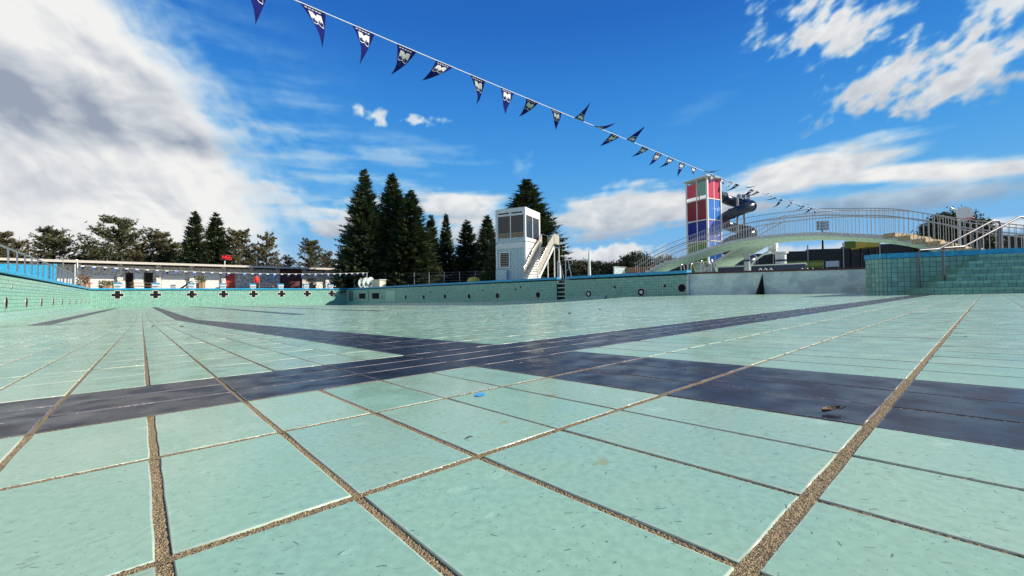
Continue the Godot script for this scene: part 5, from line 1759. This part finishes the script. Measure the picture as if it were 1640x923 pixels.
func make_tower() -> void:
	var t := thing("slide_tower", "tall slide tower with red, blue and green translucent panels in white frames", "tower", Vector3(40.34, DECK, -17.52))
	t.rotation.y = atan2(-0.229, 0.973)     # local x along the sunlit side, -z along the shaded side
	var W := 1.95; var D := 2.3; var H := 2.02
	for c in [[0.0, 0.0], [W, 0.0], [0.0, -D], [W, -D]]:
		boxpart("corner_post", Vector3(c[0], 5.05, c[1]), Vector3(0.16, 10.1, 0.16), M.white, t)
	boxpart("mid_post", Vector3(0, 5.05, -D / 2), Vector3(0.07, 10.1, 0.07), M.white, t)
	boxpart("mid_post", Vector3(W / 2, 5.05, 0), Vector3(0.07, 10.1, 0.07), M.white, t)
	var left := [["pane_green", "pane_green"], ["pane_green", "pane_green"], ["pane_blue_shaded", "pane_blue_shaded"], ["pane_red_shaded", "pane_red_shaded"], ["pane_sea", "pane_red"]]  # shaded side: maroon and navy are red and blue with shade painted in
	var right := ["pane_blue", "pane_blue", "pane_violet", "pane_blue", "pane_red"]
	for r in 5:
		for k in 2:
			boxpart("panel", Vector3(0.0, H * (r + 0.5), -D * (0.25 + 0.5 * k)), Vector3(0.02, H - 0.14 - (0.55 if r == 4 else 0.0), D / 2 - 0.15), M[left[r][k]], t)
			boxpart("panel", Vector3(W * (0.25 + 0.5 * k), H * (r + 0.5), 0.0), Vector3(W / 2 - 0.15, H - 0.14, 0.02), M[right[r]], t)
		boxpart("rail", Vector3(0, H * (r + 1), -D / 2), Vector3(0.09, 0.09, D - 0.16), M.white, t)
		boxpart("rail", Vector3(W / 2, H * (r + 1), 0), Vector3(W - 0.16, 0.09, 0.09), M.white, t)
		boxpart("floor", Vector3(W / 2, H * r + 0.05, -D / 2), Vector3(W - 0.2, 0.06, D - 0.2), M.pale_wood, t)
	# sloping roof
	var b := MB.new()
	var o := 0.3
	var q := [Vector3(-o, 10.1, o), Vector3(W + o, 10.1, o), Vector3(W + o, 10.1, -D - o), Vector3(-o, 10.1, -D - o)]
	var pk := Vector3(W * 0.5, 10.75, -D * 0.35)
	for i in 4: b.tri(q[i], q[(i + 1) % 4], pk)
	b.quad(q[3], q[2], q[1], q[0])
	obj("roof", b, M.container, t)
	# tube slide
	var s := thing("tube_slide", "dark blue tube slide winding down beside the coloured tower", "slide", Vector3(43.4, DECK, -16.3))
	var pts := [Vector3(-1.5, 9.1, -1.2), Vector3(-0.2, 8.9, -1.5)]
	for k in 44:
		var an := -PI * 0.5 + TAU * k / 16.0
		pts.append(Vector3(0.75 + cos(an) * 1.25, 8.7 - 0.165 * k, sin(an) * 1.25))
	pts.append(Vector3(-0.5, 1.1, -3.5))
	b = MB.new()
	b.tube(pts, 0.49, 14, -1, false)
	obj("tube", b, M.tube, s)
	for k in range(2, pts.size() - 1, 4):
		b = MB.new()
		var d: Vector3 = (pts[k + 1] - pts[k - 1]).normalized()
		b.tube([pts[k] - d * 0.06, pts[k] + d * 0.06], 0.55, 14)
		obj("flange", b, M.navy, s)
	for e in [Vector3(0.9, 0, 0), Vector3(2.4, 0, 0.1)]:
		b = MB.new()
		b.tube([e, e + Vector3(0, 8.4 if e.x < 1.0 else 8.0, 0)], 0.12, 8)
		obj("column", b, M.dull_steel, s)

func make_behind() -> void:
	# troughs, pipes and columns under the bridge
	var t := thing("slide_trough", "long navy slide run out trough with white edge, under the bridge", "slide", Vector3(28.7, DECK, -9.3))
	var d := Vector3(0.63, 0, 3.2).normalized()
	var bs := Basis(d, Vector3.UP, d.cross(Vector3.UP))
	boxpart("hull", Vector3(0, 0.4, 0), Vector3(4.6, 0.55, 1.1), M.navy, t, bs)
	for s in [-1, 1]: boxpart("edge", bs.z * 0.56 * s + Vector3.UP * 0.71, Vector3(4.7, 0.07, 0.1), M.white, t, bs)
	for s in [-1.8, 1.8]: boxpart("leg", d * s + Vector3.UP * 0.06, Vector3(0.2, 0.13, 0.9), M.dull_steel, t, bs)
	for e in [[Vector3(25.95, DECK, -9.1), 1.35, 0.16, "grey square column under the bridge"], [Vector3(29.8, DECK, -8.5), 1.55, 0.30, "white round column with dark band, right of the curved pipe"]]:
		t = thing("support_column", e[3], "column", e[0])
		var b := MB.new()
		var r: float = e[2]
		b.lathe([Vector2(r * 1.2, 0), Vector2(r * 1.2, 0.08), Vector2(r, 0.1), Vector2(r, e[1] - 0.12), Vector2(r * 1.35, e[1] - 0.08), Vector2(r * 1.35, e[1]), Vector2(0.001, e[1] + 0.03)], Vector3.ZERO, 16)
		obj("shaft", b, M.dull_steel if r < 0.2 else M.white, t)
		b = MB.new()
		b.lathe([Vector2(r * 1.03, e[1] * 0.62), Vector2(r * 1.03, e[1] * 0.70)], Vector3.ZERO, 16)
		obj("band", b, M.navy, t)
	t = thing("curved_pipe", "white curved spout pipe rising beneath the bridge arch", "pipe", Vector3(27.1, DECK, -9.4))
	var b := MB.new()
	b.tube([Vector3(0, 0, 0), Vector3(0.05, 0.6, 0.05), Vector3(0.3, 1.0, 0.25), Vector3(0.65, 1.3, 0.55), Vector3(1.05, 1.62, 0.95)], 0.06, 8)
	obj("pipe", b, M.white, t)
	b = MB.new()
	b.tube([Vector3(0.65, 1.3, 0.55), Vector3(1.1, 1.4, 0.95)], 0.04, 6)
	obj("brace", b, M.white, t)
	boxpart("head", Vector3(1.1, 1.75, 0.98), Vector3(0.4, 0.5, 0.4), M.paint_white, t)
	for e in [[Vector3(25.3, DECK, -8.3), "small white looped rails on the deck under the bridge"], [Vector3(27.5, DECK, -6.9), "low white curved rail right of the white column"]]:
		t = thing("looped_rail", e[1], "railing", e[0])
		for k in 3:
			b = MB.new()
			var o := Vector3(0.09, 0, 0.09) * k * 2.2
			b.tube([o, o + Vector3(0.02, 0.3, 0.02), o + Vector3(0.08, 0.38, 0.06), o + Vector3(0.16, 0.28, 0.12), o + Vector3(0.2, 0.0, 0.15)], 0.022, 6)
			obj("loop", b, M.white, t)
	t = thing("pump_house", "small white box wall below the second bridge arm", "hut", Vector3(27.6, DECK, -12.2))
	boxpart("wall", Vector3(0, 0.45, 0), Vector3(0.9, 0.9, 0.9), M.paint_white, t)
	boxpart("cap", Vector3(0, 0.93, 0), Vector3(1.0, 0.06, 1.0), M.roof_edge, t)
	# dark stand with fence posts, banner, booth
	t = thing("grandstand", "long dark grandstand wall seen under the bridge", "stand", Vector3(72.0, DECK, -16.6))
	d = Vector3(78.43 - 64.49, 0, 25.71 - 8.06).normalized()
	bs = Basis(d, Vector3.UP, d.cross(Vector3.UP))
	for k in 11:
		boxpart("wall_bay", d * (-16.5 + 4.5 * k) + Vector3.UP * (2.1 + 0.11 * k), Vector3(4.44, 4.2 + 0.22 * k, 0.5), M.stand, t, bs)
		boxpart("fence_post", d * (-14.25 + 4.5 * k) - bs.z * -0.4 + Vector3.UP * (2.5 + 0.11 * k), Vector3(0.12, 5.0 + 0.22 * k, 0.12), M.dull_steel, t, bs)
	var q := thing("banner", "long olive green banner with a row of pale letters on the dark stand", "banner", Vector3(66.05, 3.2, -16.3))
	d = Vector3(66.83 - 65.26, 0, 18.38 - 14.33).normalized()
	bs = Basis(d, Vector3.UP, d.cross(Vector3.UP))
	boxpart("cloth", Vector3(0, 0.5, 0), Vector3(4.6, 0.95, 0.06), M.banner, q, bs)
	var n := 0
	var font := SystemFont.new()
	font.font_names = PackedStringArray(["Droid Sans"])
	for ch in "UOCMVUUCOOUU":
		var tm := TextMesh.new()
		tm.text = ch
		tm.font = font
		tm.font_size = 40
		tm.pixel_size = 0.013
		tm.depth = 0.02
		var o := inst("letter", tm, M.banner_ink, q)
		o.transform = Transform3D(Basis(-d, Vector3.UP, -bs.z) if bs.z.dot(Vector3(-66, 0, 16)) < 0 else Basis(d, Vector3.UP, bs.z), d * (-2.1 + 0.38 * n) + Vector3.UP * 0.5 + bs.z * (0.05 if bs.z.dot(Vector3(-66, 0, 16)) > 0 else -0.05))
		n += 1
	for s in [-2.2, 2.2]: boxpart("post", d * s + Vector3.UP * -1.05, Vector3(0.08, 2.2, 0.08), M.dull_steel, q, bs)
	q = thing("pale_sign", "pale blue sign board right of the green banner", "sign", Vector3(67.1, DECK, -13.3))
	boxpart("board", Vector3(0, 2.6, 0), Vector3(1.4, 0.75, 0.06), M.pale_sign, q, bs)
	for s in [-0.6, 0.6]: boxpart("post", d * s + Vector3.UP * 1.1, Vector3(0.08, 2.3, 0.08), M.dull_steel, q, bs)
	q = thing("commentary_booth", "yellow box booth on dark stilts above the stand", "booth", Vector3(70.3, DECK, -10.6))
	boxpart("box", Vector3(0, 5.05, 0), Vector3(1.3, 0.95, 3.6), M.yellow, q, Basis(Vector3.UP, -0.9))
	boxpart("side_panel", Vector3(-1.55, 5.05, -1.15), Vector3(0.08, 0.9, 1.2), M.banner, q, Basis(Vector3.UP, 0.5))
	for s in [[-1.2, -1.2], [1.2, 1.0], [-0.3, -0.3], [0.6, 0.4]]:
		boxpart("stilt", Vector3(s[0], 2.3, s[1]), Vector3(0.16, 4.6, 0.16), M.dark, q)
	for e in [[Vector3(91.1, 1, -19.4), 11.4, "floodlight mast seen through the bridge railing"], [Vector3(75.2, 1, -26.7), 15.2, "tall floodlight mast behind the tube slide"]]:
		q = thing("floodlight_mast", e[2], "mast", e[0])
		b = MB.new()
		b.tube([Vector3.ZERO, Vector3(0, e[1], 0)], 0.2, 8, 0.12)
		obj("pole", b, M.dark, q)
		for r in 3:
			for k in 3:
				boxpart("lamp", Vector3((k - 1) * 0.62, e[1] - 1.1 + r * 0.55, (k - 1) * 0.5), Vector3(0.5, 0.4, 0.5), M.dull_steel, q, Basis(Vector3.UP, 0.5))
			boxpart("cross_bar", Vector3(0, e[1] - 1.33 + r * 0.55, 0), Vector3(1.9, 0.06, 0.06), M.dark, q, Basis(Vector3.UP, -0.68))
	# hoop behind the bridge
	q = thing("basketball_hoop", "white rounded basketball backboard on a curved steel post behind the railing", "hoop", Vector3(32.3, DECK, -0.75))
	b = MB.new()
	b.tube([Vector3(0.3, 0, -0.2), Vector3(0.3, 2.6, -0.2), Vector3(0.1, 3.25, -0.25), Vector3(-0.25, 3.4, -0.5)], 0.05, 8)
	obj("post", b, M.steel, q)
	b = MB.new()
	var face := Basis(Vector3(0.55, 0, 0.83), Vector3.UP, Vector3(-0.83, 0, 0.55))
	b.lathe([Vector2(0.001, 0.0), Vector2(0.37, 0.0), Vector2(0.37, 0.03), Vector2(0.001, 0.03)], Vector3(0, 3.05, 0), 20, Basis(face.x, face.z, -face.y))
	obj("backboard", b, M.white, q)
	b = MB.new()
	var ring := []
	for k in 13: ring.append(Vector3(-0.3 + cos(TAU * k / 12) * 0.2, 2.75, 0.15 + sin(TAU * k / 12) * 0.2))
	b.tube(ring, 0.02, 5)
	obj("ring", b, M.red, q)
	# pale houses far behind the spruces, and a wire fence before them
	var say := ["leftmost of the pale houses glimpsed behind the spruce trunks", "second pale house behind the spruce trunks, lower", "third pale house behind the spruce trunks", "fourth pale house, left of the cabin", "rightmost pale house, close to the cabin"]
	for k in 5:
		var e: Array = [[31.0, -62.0, 3.6], [37.0, -66.0, 2.6], [42.0, -62.0, 3.8], [45.5, -57.0, 3.0], [48.5, -52.0, 3.8]][k]
		q = thing("house", say[k], "house", Vector3(e[0], DECK - 0.03, e[1]), "pale houses behind the spruces")
		q.rotation.y = -0.75
		boxpart("wall", Vector3(0, e[2] * 0.5, 0), Vector3(4.6, e[2], 4.0), M.paint_white, q)
		b = MB.new()
		var h: float = e[2]
		var P := [Vector3(-2.5, h, 2.2), Vector3(2.5, h, 2.2), Vector3(2.5, h, -2.2), Vector3(-2.5, h, -2.2)]
		var A := Vector3(-2.5, h + 1.1, 0); var B := Vector3(2.5, h + 1.1, 0)
		b.quad(P[0], P[1], B, A); b.quad(P[2], P[3], A, B); b.tri(P[3], P[0], A); b.tri(P[1], P[2], B)
		obj("roof", b, M.roof_edge if k % 2 else M.roof, q)
		for s in 3: boxpart("window", Vector3(-1.5 + 1.5 * s, h * 0.55, 2.01), Vector3(0.8, 0.9, 0.05), M.glass_dark, q)
	q = thing("wire_fence", "wire fence with thin posts behind the far right pool edge", "fence", Vector3(24.0, DECK, -44.0))
	d = Vector3(9.0, 0, 14.0).normalized()
	for k in 13:
		b = MB.new()
		b.tube([d * (-6.0 + 1.9 * k), d * (-6.0 + 1.9 * k) + Vector3.UP * 1.8], 0.035, 6)
		obj("post", b, M.dull_steel, q)
	for k in 6:
		b = MB.new()
		b.tube([d * -6.0 + Vector3.UP * (0.2 + 0.31 * k), d * 16.8 + Vector3.UP * (0.2 + 0.31 * k)], 0.008, 4)
		obj("wire", b, M.dull_steel, q)

func make_litter() -> void:
	# dry curled leaf on the dark tiles
	var spots := [[0.655, -0.135, 0.026, "curled brown leaf lying on the dark tiles at the right"], [0.28, -0.395, 0.007, "small dark leaf scrap on a green tile near the middle"]]
	for e in spots:
		var t := thing("dry_leaf", e[3], "leaf", Vector3(e[0], floor_y(e[0], e[1]) + 0.0006, e[1]))
		t.rotation.y = -0.6
		var k: float = e[2] / 0.026
		var b := MB.new()
		for i in 6:
			for s in [-1.0, 1.0]:
				var u0 := i / 6.0; var u1 := (i + 1) / 6.0
				var w0 := sin(PI * u0) * 0.007 * k; var w1 := sin(PI * u1) * 0.007 * k
				var c0 := Vector3(-0.013 + 0.026 * u0, 0.0015 + 0.004 * u0 * u0, 0) * k; var c1 := Vector3(-0.013 + 0.026 * u1, 0.0015 + 0.004 * u1 * u1, 0) * k
				b.quad(c0, c1, c1 + Vector3(0, 0.0042 * k * (1 - u1 * 0.3), s * w1), c0 + Vector3(0, 0.0042 * k * (1 - u0 * 0.3), s * w0))
		obj("blade", b, M.leaf, t)
		b = MB.new()
		b.tube([Vector3(0.011, 0.004, 0) * k, Vector3(0.016, 0.0055, 0.001) * k, Vector3(0.019, 0.008, 0.002) * k], 0.0007 * k, 4)
		obj("stalk", b, M.leaf, t)
	var t := thing("plastic_scrap", "small torn scrap of bright blue plastic on a green tile", "litter", Vector3(0.425, floor_y(0.425, -0.565) + 0.0008, -0.565))
	var b := MB.new()
	var ring := []
	for k in 9: ring.append(Vector3(cos(TAU * k / 9) * rng.randf_range(0.006, 0.013), rng.randf_range(0.0, 0.0015), sin(TAU * k / 9) * rng.randf_range(0.006, 0.012)))
	for k in 9: b.tri(Vector3(0, 0.0006, 0), ring[(k + 1) % 9], ring[k])
	obj("film", b, M.litter, t)
	var far := [[-1.3, -4.4], [0.45, -5.4], [0.1, -7.0], [0.35, -6.2], [3.3, -3.9], [3.7, -3.2], [6.2, -4.6], [5.2, -3.9], [4.6, -4.6], [2.5, -5.0], [1.9, -0.05], [2.2, -0.35]]
	var say := ["at the far left", "left of the middle", "farthest of those on the left", "beside another leaf on the left", "beyond the dark crossing", "right of the dark crossing", "far out in the middle", "in the middle distance", "in a pair in the middle distance", "just behind the dark lane line", "near the right edge", "on a green tile near the right edge"]
	for k in far.size():
		var e: Array = far[k]
		t = thing("fallen_leaf", "tiny dark fallen leaf on the pool floor, " + say[k], "leaf", Vector3(e[0], floor_y(e[0], e[1]) + 0.002, e[1]), "small leaves scattered on the pool floor")
		t.rotation.y = k * 1.1
		b = MB.new()
		var s := rng.randf_range(0.012, 0.028) if k < 10 else 0.005
		b.tri(Vector3(-s, 0, 0), Vector3(0, s * 0.7, s * 0.6), Vector3(s, 0.002, 0))
		b.tri(Vector3(-s, 0, 0), Vector3(s, 0.002, 0), Vector3(0.0, s * 0.3, -s * 0.6))
		obj("blade", b, M.leaf, t)

func _ready() -> void:
	rng.seed = 4242
	# camera
	var cam := Camera3D.new()
	cam.name = "camera"
	var right := Vector3(0.7502, -0.0124, 0.6611)
	var fw := Vector3(0.6612, 0.0163, -0.7500).normalized()
	var up := right.cross(fw).normalized()
	right = fw.cross(up).normalized()
	cam.transform = Transform3D(Basis(right, up, -fw), Vector3(0, 0.153, 0))
	cam.fov = 68.87
	cam.near = 0.01
	cam.far = 3000.0
	add_child(cam)
	cam.current = true
	# sky and exposure
	var env := Environment.new()
	env.background_mode = Environment.BG_SKY
	var sky := Sky.new()
	var pm := PanoramaSkyMaterial.new()
	pm.panorama = make_sky()
	pm.energy_multiplier = 0.575
	sky.sky_material = pm
	env.sky = sky
	env.background_energy_multiplier = 1.0
	env.tonemap_mode = Environment.TONE_MAPPER_LINEAR
	env.tonemap_exposure = 1.75
	env.sdfgi_enabled = true
	env.ssao_enabled = true
	env.ssil_enabled = true
	var we := WorldEnvironment.new()
	we.name = "world_environment"
	we.environment = env
	add_child(we)
	# sun: behind the viewer and to the right
	var sun := DirectionalLight3D.new()
	sun.name = "sun"
	sun.light_energy = 1.5
	sun.light_color = Color(1.0, 0.95, 0.87)
	sun.light_angular_distance = 0.5
	sun.shadow_enabled = true
	add_child(sun)
	sun.look_at_from_position(Vector3(1.12, 1.0, 1.08), Vector3.ZERO, Vector3.UP)
	make_materials()
	make_floor(cam.transform)
	make_walls()
	make_stairs_block()
	make_ground()
	make_building()
	make_left_side()
	make_cabin()
	make_bridge()
	make_tower()
	make_behind()
	make_trees()
	make_pool_fittings()
	make_bunting()
	make_person()
	make_litter()
